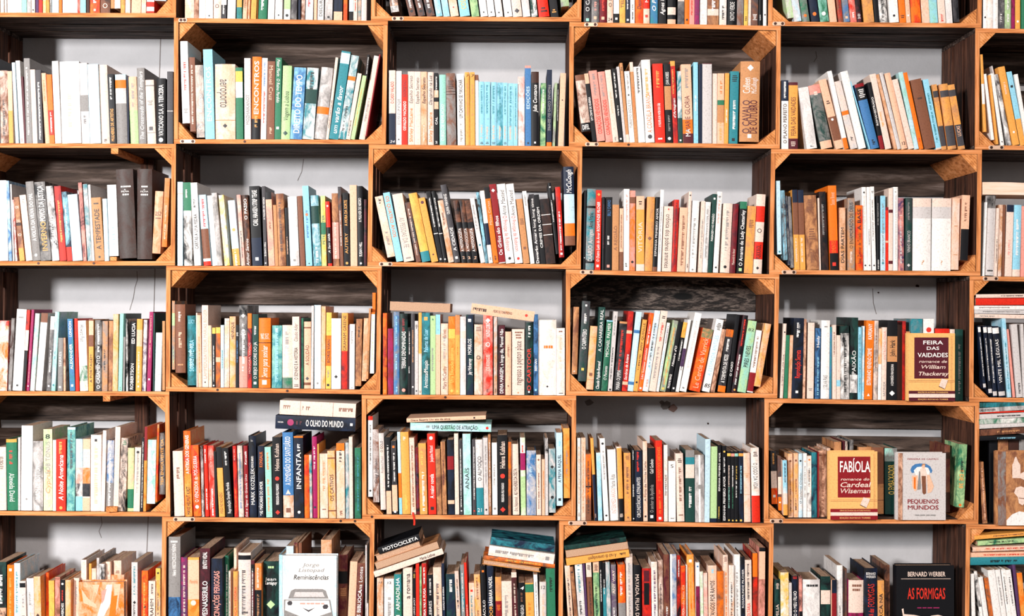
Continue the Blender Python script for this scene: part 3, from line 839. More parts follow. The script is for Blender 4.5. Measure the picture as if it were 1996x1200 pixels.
1695 1722 -72 374 k ^1005;w .45 .75 ~;w .92 .96 h ■
1724 1768 -36 410 dr/r ^1035;w .1 .65 < ~;w .02 .08 h ■
1775 1875 -15 232 n ^930;#.12-.65 sky;#0-.22 b;#.12-.28 o;w .66 .96 McCullough
@2 3 1100 275 4.4455 1110 1150
140 172 10 425 k;w .12 .18 h ◆
174 258 18 412 g/te;#.08-.12 k;#.76-.79 k;lg .1 .5 DIÁRIO Amigas;k .52 .7 ~ Anne Frank
262 312 12 424 r;w .1 .85 O Outro Lado do Amor ROSAMUNDE PILCHER;w .03 .07 h ■;a .92 .97 h ◆
325 350 5 484 k;m .3 .9 ~
352 408 10 484 k;bl .74 .96 BILLY CHIWO;w .35 .48 ~;pk .03 .08 h ■
412 470 4 550 t;b .3 .68 ~ A REGIÃO
476 508 4 582 p;#0-.3 b;b .35 .9 ~
514 562 2 414 w;k .05 .09 ~;pk .6 .95 ~
565 612 4 428 o/pk;#.84-.92 b;k .08 .14 h ●
622 692 2 475 p;#.0-.82 a;#0-.09 c;c .2 .7 VITÓRIA;k .88 .94 h ~
695 762 24 480 t/a;b .4 .48 h ◆
765 800 30 482 k;w .1 .95 ESPANHA PRIMEIRO AMOR;#0-.06 b
806 835 28 420 w;g .2 .8 ~
845 925 20 562 c;k .05 .88 < crônica dos pobres amantes;r .94 .97 h ◆
930 972 24 505 r/dr;m .1 .95 ~
976 1045 26 572 p;b .1 .9 ~
1050 1076 30 436 c;k .05 .1 ~;k .93 .98 h ■
1078 1140 32 512 w;g .2 .75 ~;g .02 .05 h ●
1158 1192 30 516 c;g .2 .75 ~
1196 1240 30 524 w/lg;g .2 .9 ~
1242 1278 44 455 dgn;#.4-.1 g;w .4 .75 PAISAGEM NO PARAÍSO;w .92 .96 h ■
1288 1332 38 435 w;k .05 .08 h ◆;k .92 .95 h ~;pk .6 .9 ~
1350 1430 30 535 c;g .3 .9 ~;k .06 .11 h ●
1434 1480 32 540 dr/m;c .12 .35 ~ Memorial do Amor
1492 1552 32 520 k;#.9-1 gr;w .1 .88 O Amante de Lady Chatterley;lgn .02 .08 h ■
1556 1630 34 558 a/t;b .2 .8 h ~
1632 1710 36 455 c;#.18-.4 r;#.65-.85 r;k .5 .58 h2 ◉;k .18 .36 PILRIKIKOL;k .05 .09 h ◆
@2 4 1480 280 4.4455 1095 1110
158 198 -20 325 sky ^1010;te .02 .05 h ●
208 245 -26 408 dg/lb ^1045;g .1 .9 ~
252 272 -32 455 n/g ^1090
275 300 -28 460 g/n;g .1 .9 ~
306 350 -22 402 a;#.44-.98 b;#.84-1 n;c .1 .4 ~
352 405 -20 404 a;#.44-.98 b;#.84-1 n;c .1 .4 ~
408 520 -30 448 t/b;b .4 .56 h ~;b .7 .95 h ~;b .1 .3 ~
522 535 -15 475 c
538 600 -26 418 k/db;g .45 .85 ~
615 686 -20 366 o;#0-.35 r;#0-.2 k;p .77 .92 Susan Bonet;o .2 .5 SEMENTES DE FOGO;r .04 .1 h ■
696 748 -2 558 t/p;k .05 .75 ~ DIAS PARTEM
768 828 -2 476 t/g;k .3 .94 O ENAMORADO DE DEUS;c .1 .28 ~
838 898 -4 538 o/r;k .62 .95 A BASE;k .1 .58 Isaac Zimmer de Toledo
902 940 -14 380 w;k .04 .08 h ◆;k .92 .95 h ◆;c .5 .9 ~
940 975 -10 380 w;k .04 .08 h ◆;g .3 .5 ~
975 1012 -18 376 w;k .04 .08 h ◆;g .35 .85 ~;k .92 .95 h ~
1018 1048 -4 455 k;w .02 .15 ~;g .6 .9 ~
1050 1092 0 456 sky;#.5-1 lb;g .1 .9 ~;te .08 .12 h ●
1094 1118 0 555 r;#.44-.47 p;#.95-1 dr
1119 1155 2 390 c;#.08-.12 m;#.7-.74 m;c .3 .7 ~
1160 1200 2 380 w;lg .1 .9 ~;k .93 .95 ~
1205 1255 -4 475 pk/pu;c .75 .77 h ~;lg .1 .7 ~
1268 1320 4 474 dgn/dg;lg .25 .55 VINHO BRANCO;lg .05 .1 h ◆;g .7 .95 ~
1330 1488 4 476 w;#.72-.88 lg;#.88-1 c;t .08 .15 h2 ?
1494 1660 8 476 w;#.72-.88 lg;#.88-1 c;t .08 .15 h2 ?
1665 1725 14 476 p/c;t .6 .62 h ~;t .2 .22 h ~
1738 1806 22 450 p ^1020;#0-.48 k;b .6 .9 ~
@2 5 1890 280 4.444 1150 1160
75 108 25 510 w
118 214 20 450 lg ^1145;#.84-1 g/k;k .04 .08 h ~;lg .2 .7 ~
214 238 22 560 c;db .2 .55 ~
242 278 15 530 c/t
280 300 10 530 b
304 365 20 530 c;#.9-1 n;pk .3 .5 ~
366 440 15 530 c;#.1-1 lb;w .3 .8 ~
442 480 10 540 pk
@3 0 0 510 4.4457 1105 1110
-20 58 18 495 r/w;#0-.93 o/w
70 98 30 475 g/db;w .02 .08 ~
105 188 40 395 w;g .88 .92 h ~;k .05 .08 h ■
190 218 44 404 r/k;#0-.75 c;#0-.5 k
230 252 44 400 mg;pk .1 .5 ~;w .04 .08 h ●
260 300 46 432 lg/mint
300 362 54 430 w;#.88-1 b
402 438 38 458 g/dg;#.82-1 lg;w .25 .55 ~;w .05 .08 h ●
442 482 36 420 mint/sky;te .05 .1 h ●;te .4 .5 ~
492 545 5 645 g;w .3 .9 SERRES;w .05 .1 h ●
548 568 0 645 p/b
605 650 -22 480 te/bl;w .05 .1 h ■;w .3 .65 ~ ALEXANDER;w .75 .97 ~ LONDON
655 684 -12 478 r;m .3 .9 ~
692 762 -20 495 w;k .7 .94 < Howard Fast;#.1-.36 gr/w;#.0-.14 lgn/w
768 808 2 485 a;#.62-1 b;#.78-.98 p;k .08 .55 A PORTAGEM;a .02 .05 h ~
822 880 0 492 g/k;w .03 .5 O CASAMENTO;w .55 .95 ~
884 932 4 500 t/g;k .3 .6 ~
934 972 6 500 b/t
974 1018 8 440 a/p
1024 1056 16 435 mint;gr .02 .05 ~
1062 1085 12 435 dgn;#.0-.7 g
1088 1108 -2 480 k/w
1112 1168 20 505 k;w .02 .4 ROBERTSON;w .68 .98 ED LUCIA
1172 1222 12 482 a;#.62-.85 p;c .1 .55 ~;c .05 .08 h ■
1232 1262 14 490 w/pu
1272 1318 24 420 mg;pk .4 .95 ~;w .13 .17 h ■
1320 1336 6 430 dgn
1340 1398 12 600 lg/sky
1405 1440 15 500 t ^1100
@3 1 310 510 4.4455 1075 1098
92 132 -2 332 t/g ^962;#.64-.82 lgn;lgn .05 .3 ~
138 228 -4 362 b ^1002;c .75 .9 ~;t .1 .14 h ~;p .35 .6 ~
246 322 -2 460 te/dgn;lb .2 .65 SOBREVIVÊNCIA;lb .88 .95 h LUCY;sky .25 .6 ~
324 334 -4 436 c
340 370 -10 455 p;o .2 .7 ~
372 428 -2 370 c;pk .4 .95 ~ TERROR MARIAS ROGER;pk .1 .4 ~ LAMPEDUSA;k .05 .07 h ■
430 458 -6 545 p/c
460 488 0 565 k;#.9-1 y;w .1 .7 ~;w .01 .05 h ■
490 530 0 562 b/o;#.42-.5 p;#.9-1 y
534 562 0 542 sky;te .3 .6 ~
566 608 2 484 lg/p
610 662 0 468 p/a;k .68 .92 ~ HENRIQUE;k 0 0 ~
664 692 0 540 k;w .82 .88 h ~;bl .4 .75 ~
694 764 0 372 k/g;#0-.38 pk;w .2 .78 ~;w .85 .9 h ◆;w .4 .7 h ~
768 802 0 440 m/r;#.8-1 o;pk .0 .8 ~ HONORA VAMOS
806 858 2 446 dgn;w .12 .62 O BEIJO ESCORE DO JA;w .03 .1 h ■;w .72 .85 ~
862 964 2 480 o;#.135-.143 k;#.64-.65 k;w .15 .6 livros para sonhar;w .7 .78 h2 JAMES JOYCE;w .04 .12 h ■
976 1062 4 545 te/mint;lb .1 .95 ~;sky .9 .95 ~
1068 1154 0 542 c;#0-.17 gr/g;g .6 .9 ~;sky .2 .7 ~
1158 1218 -4 468 c;k .12 .57 O SONHO E A HISTÓRIA;dg .65 .9 Cláudio Adler;dg .02 .06 h ~
1218 1228 0 470 m
1230 1250 0 480 gr/dgn
1254 1314 0 512 p;#.9-.92 b;#.05-.09 b;b .35 .65 A SOLIDÃO;dg .1 .2 h ◆
1316 1338 6 372 lg
1340 1402 0 368 sky/w;g .05 .08 h ◆
1405 1440 4 378 p/a
1440 1488 8 432 y;#.3-.7 o;db .34 .65 BORIS VIAN;k .02 .08 h ■;g .15 .25 ~
1490 1574 2 482 w;k .15 .2 h ◆;m .08 .09 ~
1578 1630 6 436 a;#0-.5 r/m;k .5 .97 GRAHAM GREENE
1632 1646 6 540 m
1648 1692 4 532 w;g .02 .04 ~;g .7 .9 ~
1700 1750 10 486 t/b;k .72 .9 ~
1756 1795 20 480 p/t ^1050
1796 1815 24 395 t ^1020;k .1 .4 ~
1820 1862 25 430 w ^985;lgn .2 .9 ~;#.97-1 o
1842 1870 10 336 o ^440
@3 2 710 510 4.364 1125 1132
150 192 0 434 o/r;#0-.75 o/dr;r .4 .6 TIM;a .02 .06 h ~
200 246 0 566 dr/mg
250 298 0 424 bl/g;lb .6 .95 ~;lb .3 .5 ~;lb .03 .1 ~
302 368 0 438 dgn/k;w .32 .78 TERRAS DENOMINADAS;dr .78 .95 ~;pk .03 .08 h ●
370 396 0 555 k;w .6 .95 ~;w .32 .42 ~
398 428 0 440 dg;t .4 .8 ~;w .08 .11 h ■
430 458 0 500 lg;k .75 .95 h ~;k .03 .07 h ■
462 488 0 428 c;#.5-1 a;k .02 .05 h ~
490 558 0 432 te/dgn;w .08 .42 ArmisteadMaupin;lb .52 .8 Palavras de Luar;a .9 .96 h ■
560 606 0 456 lgn;g .3 .6 ~;gr .94 .97 h ▲
608 646 0 446 p;#.75-1 lb
652 712 0 522 c/p;m .08 .4 Mary McCarthy;g .5 .8 ~;b .8 .92 Ella Furstin
716 772 0 462 o/a;#.72-.84 y;y .15 .6 Uma Educação amorosa;y .02 .08 h ◆
774 812 0 450 o/t;#0-.75 a;y .02 .07 h ■;o .5 .6 ~
816 864 0 462 w/lg;#.72-.82 c
866 926 0 448 n/dgn;w .25 .45 Jay McInerney;w .5 .7 MORILOS;w .9 .96 h ■
936 1006 0 530 c/t;k .46 .6 h ◉;b .9 .97 h ~
1012 1092 0 448 r/pk;c .3 .5 ~ JOSÉ RODRIGUES;w .58 .68 h ◉;w .72 .9 NUNO LOBO;k .03 .08 h E;w .9 .96 h ◆
1102 1130 0 464 t/lg;k .03 .08 h ~
1140 1196 0 538 m/k;w .02 .95 DEVIA MARGEM, a longo dia, Manoel Não;
1200 1250 0 590 p;b .6 .8 ~;b .13 .16 h ◆
1256 1362 0 570 c;db .15 .82 regresso a peyton place;b .85 .97 h ~;t .02 .05 h ◆
1370 1432 2 510 k/dgn;r .05 .65 O CARTOOR;w .78 .95 ~;w .03 .06 h ●
1440 1478 0 444 n/bl;w .3 .45 BERNAN;bl .5 .65 ~;lb .05 .08 h ●
1480 1634 0 490 w/c;o .6 .68 h ~;k .1 .13 h ◆
1636 1714 0 560 c/w;b .93 .97 h ~;k .02 .04 h ~;p .5 .9 ~
%215 412 730 432 78 p/b;P;#0-.05 n;#.95-1 db
%905 436 1440 508 88 p;k .35 .65 PEDRO DE TORREMOLINOS;r .85 .9 ●;k .03 .25 ~;t .55 .6 ~
@3 3 1090 520 4.527 1090 1105
110 158 18 350 t/b ^945;c .03 .06 ~
165 240 40 298 dgn/dg ^1015;w .4 .65 ~ O CARPINTEIRO;w .72 .85 ~;y .13 .17 h ■;w .93 .96 h ■
235 300 38 518 p/a;#.82-.83 t;#.15-.16 t;b .2 .28 h ■
308 362 45 350 dgn;w .02 .35 Claude Pujade-Renaud;w .47 .97 A CAMAREIRA REAL
368 424 52 466 gr/dgn;w .15 .35 O Paciente;w .48 .96 MICHAEL PALMER;#.98-1 lb
428 466 52 388 lg;k .0 .04 h ■;k .15 .55 ~;g .7 .95 ~
478 545 56 476 k/dg;#.97-1 t;w .02 .3 ~ MARIA OLIMPIA;r .3 .9 ~
552 604 58 386 r/dr;#.72-.76 p;#.08-.12 p;w .14 .46 Sombras de Antena
596 655 78 390 sky;#.73-.77 bl;#.08-.12 bl;w .3 .7 ~
650 692 84 460 a;k .55 .97 AMY QUINLLE;k .3 .52 ~;k .1 .15 h ●
695 732 105 400 o/r;w .6 .85 ~;w .15 .55 Um homem caminho;w .02 .06 h ■
735 785 110 378 sky/w;k .4 .85 ~;te .3 .4 ~;pk .06 .15 ~
790 850 110 378 c;g .15 .55 ~;r .62 .85 ~;k .9 .94 h ~
852 880 100 486 w;lb .1 .6 < ~;pu .7 .95 ~
888 935 118 464 lgn/g;a .1 .9 ~;y .02 .06 h ■
938 975 115 480 k;w .05 .25 ~ PAULINE REAGE;w .36 .66 Histoire d'O
985 1022 112 480 k;#.78-1 y/o;w .45 .75 ~;w .03 .07 h ■
1025 1055 110 458 w;k .3 .6 ~;#.35-.6 pu
1060 1120 140 395 w;lg .3 .9 ~;k .03 .06 ~
1145 1240 125 530 o/r;#.85-1 gr/t;p .05 .85 Le Cercle de Varrick
1258 1325 130 450 w;lb .22 .78 A ESTIMADA ANTILES;k .05 .12 h 85;k .85 .95 h ~
1335 1375 105 540 b/p
1388 1465 80 540 k/dg;#0-.1 o;#.88-1 b/o;w .15 .6 A TORMENTA DE FEZES;w .65 .85 ~
1475 1512 82 410 k;w .1 .5 O CASO
1520 1565 105 415 k/m;w .1 .5 ~;r .6 .95 ~;a .02 .05 h ●
1570 1645 100 462 mint/lgn;k .35 .65 PIRES NEVES;k .85 .9 h 82
1655 1708 82 548 w;#.02-.32 dr;b .4 .9 ~
1718 1775 100 488 p/a ^1070;t .3 .65 ~
@3 4 1490 520 4.4455 1135 1160
112 158 32 490 c;k .15 .6 O TEMPO DE UMA VIDA;k .85 .92 h ■
165 198 20 590 gr
206 232 18 590 p/t
235 328 22 440 k/n;r .25 .6 Reprodução Secreta;w .75 .95 ~;w .06 .1 h ■
330 352 14 450 p/b
368 425 10 482 c;g .1 .14 h ~
438 482 6 530 bl/n;lb .05 .6 ~;w .65 .97 ~ Heidy
488 562 8 462 w;dg .12 .3 ~ J. SILVA PAIS;g .9 .94 h ~
565 582 6 520 bl/te
585 622 0 500 c;b .6 .9 ~
625 660 0 590 c;#.2-.3 lb
655 735 -2 508 dgn/k;#.0-.9 w/k;k .1 .8 ~
738 806 10 436 k/dgn;w .3 .6 ~ PAIXÃO;#.08-.3 w/k
808 842 2 520 lb;te .1 .9 ~
845 862 8 510 lb/w
865 940 20 462 o;w .18 .65 ESTRANHO VENENO CRIME;w .76 .96 KAFKIANY;w .04 .08 h ▲
942 978 12 462 c/g;b .4 .9 ~
982 1010 10 530 a/c;#0-.5 w
1015 1055 8 520 c;g .05 .25 ~ SATIRIZA;pk .55 .95 ANTROPOLOGIA
1062 1148 6 460 k;#.48-.8 t;k .55 .75 John Hark;w .18 .45 A CONVERSÃO FRANCISCANA;w .05 .12 h ◆
1150 1195 0 500 db
1196 1225 0 470 dr/r
1228 1262 0 560 t
&1250 1650 575 1160 f;#.33-.94,.12-.86 m;w .83 .9 h FEIRA;w .75 .81 h DAS;w .64 .72 h VAIDADES;c .56 .61 h romance de;c .47 .54 h William;c .37 .44 h Thackeray;#.105-.15 m;#.05-.105 c;#.0-.05 m;#.28-.285 t;#.3-.305 t;#.16-.97,.91-.915 t;#.16-.97,.94-.943 t;!c .71,.333 .845,.31 .775,.18 .65,.222;!db .65,.222 .775,.18 .775,.172 .64,.215;f .115 .14 h EDIÇÕES DE AUTORES CONSAGRADOS;f .012 .038 h EDIÇÃO ROMANO TORRES
1655 1720 0 540 dgn;g .1 .8 ~
1378 1470 0 450 w;r .8 .93 h ●
1268 1370 0 450 g/te
1482 1605 0 535 r
1610 1650 0 540 c
@3 5 1880 520 4.444 1130 1140
165 188 -50 512 n/k;w .2 .82 ~;#.9-.98 w;#.02-.08 lg
210 240 -50 512 n/k;w .2 .82 ~;#.9-.98 w;#.02-.08 lg
250 285 -50 512 n/k;w .2 .82 ~;#.9-.98 w;#.02-.08 lg
300 355 -60 515 n/k;w .2 .82 VINTE MIL LÉGUAS;#.9-.98 w;#.02-.08 lg
372 412 -50 440 sky/lb;te .1 .7 ~
414 440 -58 540 pk
452 505 -50 495 lg;k .05 .2 ~
506 530 -20 495 lg
%90 440 530 448 34 c;g .1 .4 ~
%84 404 530 408 34 lg;g .15 .9 ~
%80 370 530 370 36 w;g .1 .7 ~
%96 330 530 328 60 r
%100 268 530 264 32 c;k .5 .95 ~
@4 0 0 755 4.614 1085 1110
-25 60 -5 515 w ^1085;#0-1 c;k .65 .85 ~ A B FORSTER
62 160 -14 445 gr;#.955-1 a;w .12 .52 < Almeida David;r .65 .85 < ~
163 182 0 430 lg
188 288 6 324 w;g .12 .15 h ◆
295 385 0 462 lg/g;w .15 .65 ALAIN DE BOTTON;w .02 .08 h ■
390 470 -2 358 c/lgn;t .2 .5 Cyprus;g .45 .85 SOB TONUS;k .87 .95 h 8
474 502 2 455 w
506 590 0 448 r;w .15 .78 A Noite Americana;a .8 .97 ~;a .02 .07 h ●
598 672 8 340 mint/te;#.97-1 sky;dg .5 .95 ~
676 740 0 448 sky;#.0-.2 lb;#.2-.38 dg/w;#.38-.6 pk/w
742 808 4 448 c/lg;#.86-1 p;#0-.18 p;#.2-.38 k/dg;#.38-.6 p/o;#.6-.85 lg
812 905 4 410 c/w;p .1 .85 ~;k .91 .95 h ■
908 940 18 370 w/c
945 1012 14 462 lg/bl;w .05 .85 ~;#0-.4 g
1018 1065 20 340 c;lg .75 .95 ~
1060 1132 30 440 c/k;k .45 .7 MICHEL SERRES;gr .9 .97 h ~
1138 1200 4 530 lgn/p;#.05-.35 gr
1200 1255 14 525 c;g .3 .9 ~;k .9 .95 h ●
1262 1285 14 440 k;w .05 .95 ~
1288 1312 14 340 o/a;#.6-1 dr
1318 1392 12 456 lgn;#0-1 mint/w
1396 1420 20 320 o/r;#.95-1 t
1412 1480 22 400 db/g ^1010;a .15 .9 TEIA ENVOLVENTE CIA
@4 1 310 760 4.616 1128 1140
138 226 -18 540 c;b .55 .75 ~
235 300 -18 358 o/a;#.5-1 o/r;w .5 .95 A INTRIGA DOS GENERAIS;k .02 .35 ~ HANS HELMUT KIRST
310 380 -28 486 r/o;w .2 .85 O VENCEDOR do PÓS-GUERRA;w .1 .17 h ●
386 410 -14 490 db/lg
412 450 -20 488 r;w .1 .4 ~;w .75 .95 ~
460 508 -20 488 r/pk;pk .7 .95 ~;w .02 .4 ~
510 530 -20 540 k
540 595 -30 500 a;k .05 .35 FOGO NO ROCHEDO;#.7-1 k
605 665 -45 508 k;w .05 .5 Reprodução Simples Perdida;w .75 .95 ~
680 712 -20 492 r/dr;o .05 .4 ~;pk .8 .95 ~
718 762 -16 490 c/g;bl .1 .9 ~
772 808 -14 490 dr;w .0 .6 Sob o Signo do Grande Urso;w .7 .95 Konsalik
815 880 -12 400 k/n;w .15 .6 MARK KOZELEK;w .6 .75 NOTAS DE ARRUFO;g .93 .96 ~
892 948 -4 490 n/k;w .05 .5 AS MÁSCARAS DO AMOR;o .7 .92 KONSALIK;w .02 .04 ~
965 1020 -16 500 mint;o .05 .55 ~;o .68 .92 ~
1030 1108 -12 410 k;w .16 .42 PERSEGUIDA PELO PASSADO;c .58 .92 Helena Kulshan;r .45 .52 h ●;r .03 .1 h ◆
1118 1212 -10 368 bl;#0-.26 c/t;c .26 .34 h ▲;w .38 .95 ~ A DIMENSÃO DO SANTUÁRIO;b .02 .15 h ■
1220 1302 -8 400 k/n;w .35 .8 INFANTA;w .8 .9 ~;w .05 .09 h ●;#.98-1 o
1310 1355 -4 568 o/r
1356 1380 -8 568 c/te
1382 1425 -8 406 mg;n .1 .16 h ●;w .6 .9 ~
1428 1440 -4 470 a
1450 1520 -6 558 p/c;t .4 .9 ~;b .12 .15 h ~
1528 1592 -14 530 a/p;#.88-.9 b;#.1-.12 b;db .25 .65 OS CATIVOS
1600 1672 -6 464 c/p;#.9-1 o;b .02 .1 ~;k .75 .92 ~
1680 1710 -4 456 lg/te
1714 1745 -6 404 c
1762 1825 -2 504 gr/dgn;te .1 .9 ~
%1045 345 1765 372 125 n/k;w .38 .85 O OLHO DO MUNDO;mg .14 .24 ●;w .03 .1 < ROBERT JORDAN;m .26 .34 ~;w .93 .97 ■
%1085 215 1768 248 130 c;b .05 .2 ~;#.27-.275 b;#.7-.705 b;b .3 .4 ~;b .78 .95 ~
@4 2 700 760 4.616 1100 1105
75 122 -4 222 w ^968;k .05 .1 h ◆;#.95-1 r;k .4 .9 ~
128 184 -6 340 b/lg ^1002;dg .25 .6 ~ Greg Johnson
190 240 -20 372 c/lg;dg .75 .9 O ÍDOLO;g .48 .7 Robert Musil
248 292 -16 408 k;#0-.3 p;w .35 .9 ~
302 348 -18 440 k/dg;#.04-.4 p;w .45 .85 ~;o .88 .96 h ■;w .0 .07 h ●
362 388 -20 360 sky;#0-.2 lb;#.2-.5 o
390 462 -20 360 a;y .05 .25 ~;c .9 .95 ~
468 512 -18 410 c/p;b .1 .9 ~ 
515 545 -15 500 k/dr;pu .1 .9 ~
548 615 -16 460 a/t;w .05 .6 ~;y .7 .9 ~
625 694 -14 374 r;w .2 .5 A maior novela;w .65 .85 Jacqueline Mitchard;w .92 .97 h ●;k .05 .1 h ■
702 745 -18 510 b/t
750 790 -18 448 b/t;m .4 .75 ~
802 858 -12 430 n/k;#.6-.78 dr;#.14-.19 p
864 900 -10 374 c
908 935 -10 430 dg/k;w .1 .9 ~;w .03 .07 h ■
942 1012 -12 374 sky/mint;k .3 .6 ANAÏS
1022 1052 -6 425 dg;w .2 .9 ~;r .02 .08 h ■
1056 1122 -12 425 lg/w;#0-.36 te;dg .45 .78 O ALMOÇO;w .03 .1 h 21
1125 1165 -10 410 lg;g .4 .9 ~;k .05 .08 h ◆
1168 1190 -8 380 b/t;w .1 .9 ~
1200 1245 -6 455 w;g .4 .7 ~;g .05 .12 h ●
1250 1338 -6 385 k;w .16 .4 PERSEGUIDA PELO PASSADO;c .58 .92 Helena Kulshan;r .45 .52 h ●;r .03 .1 h ◆
1342 1370 0 445 b/o
1378 1442 -12 465 c;k .28 .65 AS MULHERES DA DELTA;k .05 .25 Eric Nepomuk
1456 1500 -8 405 w/lgn;#.1-.5 lgn;#.58-.8 mg;r .8 .9 ~
1508 1592 -2 522 bl;sky .6 .75 ~;#0-1 bl/lg
1598 1638 -4 560 c;b .1 .7 ~;b .88 .95 h ◆
1645 1672 -2 600 p;o .3 .8 ~
1675 1702 -4 410 k/lg;#0-.8 lg
1710 1768 -4 505 lg/te;k .65 .78 h ◆;k .2 .28 h ●
1778 1832 -5 360 sky;#.9-1 sky;k .32 .7 A PRIMA RAQUEL;k .05 .12 h ■;lb .8 .9 ~ ^1035
1842 1910 -6 322 a/o ^970;g .3 .7 ~
%460 360 1188 375 70 sky/mint;k .27 .83 UMA QUESTÃO DE ATRAÇÃO;r .93 .97 ●;g .2 .25 ~
%428 290 1140 262 36 p;k .05 .55 Diana Beatriz Um ato de alma;k .84 .87 ■
@4 3 1090 760 4.444 1115 1135
158 184 0 402 c/w;k .05 .1 h ~;t .2 .9 ~
190 228 0 402 p/c;t .1 .9 ~
230 288 0 545 o/b;#.0-.25 b;#.5-.52 k;db .1 .9 ~
300 330 -35 402 a;#0-.56 n;p .04 .09 ~
338 378 -18 530 sky/lb
385 432 -38 402 w;k .9 .97 h ●;k .05 .08 h ◆;g .5 .85 ~
440 512 -24 502 w;pk .1 .45 INTERMEDIÁRIOS;g .45 .65 Maria Rita
520 560 -22 476 p/w;#0-.3 k;#.3-.98 a;c .05 .1 h ~
568 625 -8 530 a/t;b .4 .8 ~;b .04 .07 h ●;b .9 .96 h ~
634 656 -6 496 k;w .25 .6 ~ DOMINGO;w .85 .98 ~;w .02 .05 h ●
660 722 -8 510 k/n;w .05 .62 CIRCUNSTÂNCIAS ATENUANTES;r .7 .98 ~
730 766 -6 430 p/c;dg .1 .9 ~ A Fúria de Monte Carlo;k .04 .08 h ■
772 832 -2 488 k;w .65 .85 Gail Godwin;g .12 .5 ~ O senhor de Apolônia;w .04 .09 h ■
845 902 -12 422 r;o .5 .92 O MUNDO DOS SABIDINHOS;o .1 .4 ~;w .02 .06 h ■
908 940 -2 462 w/c;dg .05 .9 ~ TEMPESTADE
948 1010 -2 600 w;k .88 .95 h 5;g .04 .07 h ~
1022 1086 -14 535 c;k .86 .93 h ~;b .3 .8 ~;b .08 .11 h ~
1094 1170 0 505 dgn;#.61-.8 c;#.8-.9 te;#.9-1 g;w .2 .5 ~
1178 1258 -4 545 g/te;#0-1 lg/g;#0-1,.4-.6 w;g .45 .6 h ●
1258 1302 8 408 sky
1304 1364 6 475 lgn;#0-.05 n
1370 1398 6 460 k;w .35 .95 ESPANHA PRIMEIRO AMOR;y .05 .2 ~
1412 1448 0 470 k;w .02 .6 ESPANHA PRIMEIRO AMOR;w .65 .85 ~;y .9 .95 h ●
1455 1486 0 515 k;#.93-.97 y;c .5 .8 ~;mint .2 .5 ~;y .01 .05 h ●
1488 1518 0 515 k;#.93-.97 pk;w .5 .8 ~;gr .2 .5 ~;y .01 .05 h ●
1520 1550 0 515 k;#.93-.97 mint;y .6 .8 ~;w .35 .6 ~;y .01 .05 h ●
1555 1596 0 515 k/n;#.93-.97 a;lb .4 .8 ~;y .01 .05 h ●
1602 1660 -8 530 p/c;#.0-.01 b;#.7-.705 t;#.4-.405 t;t .65 .68 ~
1672 1742 -12 485 w/c;#0-.36 r;k .45 .8 < O JOGO DA VIDA;db .88 .95 h ~
@4 4 1480 770 4.536 1060 1080
110 165 -12 480 k/dg ^1040 +3;#.3-.62 c;#0-.3 o/r;a .75 .95 ~;w .1 .2 h ■
165 202 -5 522 dg/b +2;#.3-.62 c;#0-.25 o;w .1 .2 h ■
208 252 -8 548 c;#.7-1 lb;#.4-.7 lb/w;#0-.2 a;n .6 .95 ~
258 298 -4 500 p/a +2;b .35 .6 ~;k .1 .3 ~;b .85 .92 h ■
305 345 -2 496 p/a +2;b .35 .6 ~;k .1 .3 ~;b .85 .92 h ■
348 382 0 500 sky/w +2;k .2 .7 O Caderno Crioulo;k .85 .92 h ■
388 420 0 498 w +2;g .3 .8 ~;p .85 .9 h ■
424 460 0 520 w/c +2;#.1-.4 g/w;k .5 .8 ~;o .9 .97 h ●
464 508 0 490 n/te +2
516 528 0 490 dr +2
530 598 -6 480 p/b +3;b .1 .8 ~;#.92-.94 b
604 632 -4 460 c/t +3;dg .1 .7 ~
660 725 0 410 t/b ^1050 +4;p .6 .8 ~
735 755 0 410 m ^1050 +5
760 780 0 412 c/k ^1050 +5
800 832 0 400 k/g ^1050 +5
880 995 0 465 db/t ^1050 +5;#.9-1 t
1000 1100 0 462 t/b ^1050 +4;#.45-1 b;#.0-.4 t;#.2-.21 b
1115 1225 -4 470 dgn ^1055 +4;#.8-1 g/mint;y .3 .75 O EMBAIXADOR
&628 1045 482 1085 f;#.325-.925,.16-.85 dr;w .68 .88 h FABÍOLA;c .57 .62 h romance do;c .47 .56 h Cardeal;c .38 .47 h Wiseman;#.11-.16 dr;#.06-.11 c;#0-.06 dr;#.27-.275 t;#.29-.295 t;#.16-.97,.92-.925 t;#.16-.97,.95-.953 t;!c .70,.33 .845,.307 .76,.177 .63,.224;!db .63,.224 .76,.177 .76,.169 .62,.217;f .125 .148 h OBRAS ESCOLHIDAS DE AUTORES FAMOSOS;f .015 .042 h EDIÇÃO ROMANO TORRES
&1225 1648 500 1092 lg;dr .895 .925 h FERREIRA DE CASTRO;!bl .26,.745 .29,.80 .36,.835 .46,.845 .58,.84 .67,.805 .72,.74 .70,.70 .62,.72 .40,.72 .29,.70;!w .33,.74 .40,.79 .52,.80 .63,.78 .67,.72 .60,.60 .42,.58;!p .29,.66 .41,.67 .42,.46 .35,.43 .30,.50;!o .33,.64 .37,.64 .37,.46 .33,.47;!p .61,.68 .66,.67 .71,.58 .75,.50 .70,.42 .62,.40;!g .44,.73 .49,.72 .47,.46 .40,.45;!c .46,.76 .50,.78 .57,.77 .61,.66 .59,.54 .48,.54;!b .49,.66 .58,.66 .585,.40 .54,.38 .51,.41;!p .495,.785 .50,.82 .53,.835 .56,.82 .56,.78 .53,.765;!t .49,.80 .50,.83 .53,.845 .57,.83 .57,.815 .53,.825;dr .24 .32 h PEQUENOS;dr .15 .23 h MUNDOS;g .06 .09 h ~;#0-1,0-.09 p/b
1640 1700 0 450 b/m ^1040 +4;#.8-.9 db;#0-.3 db
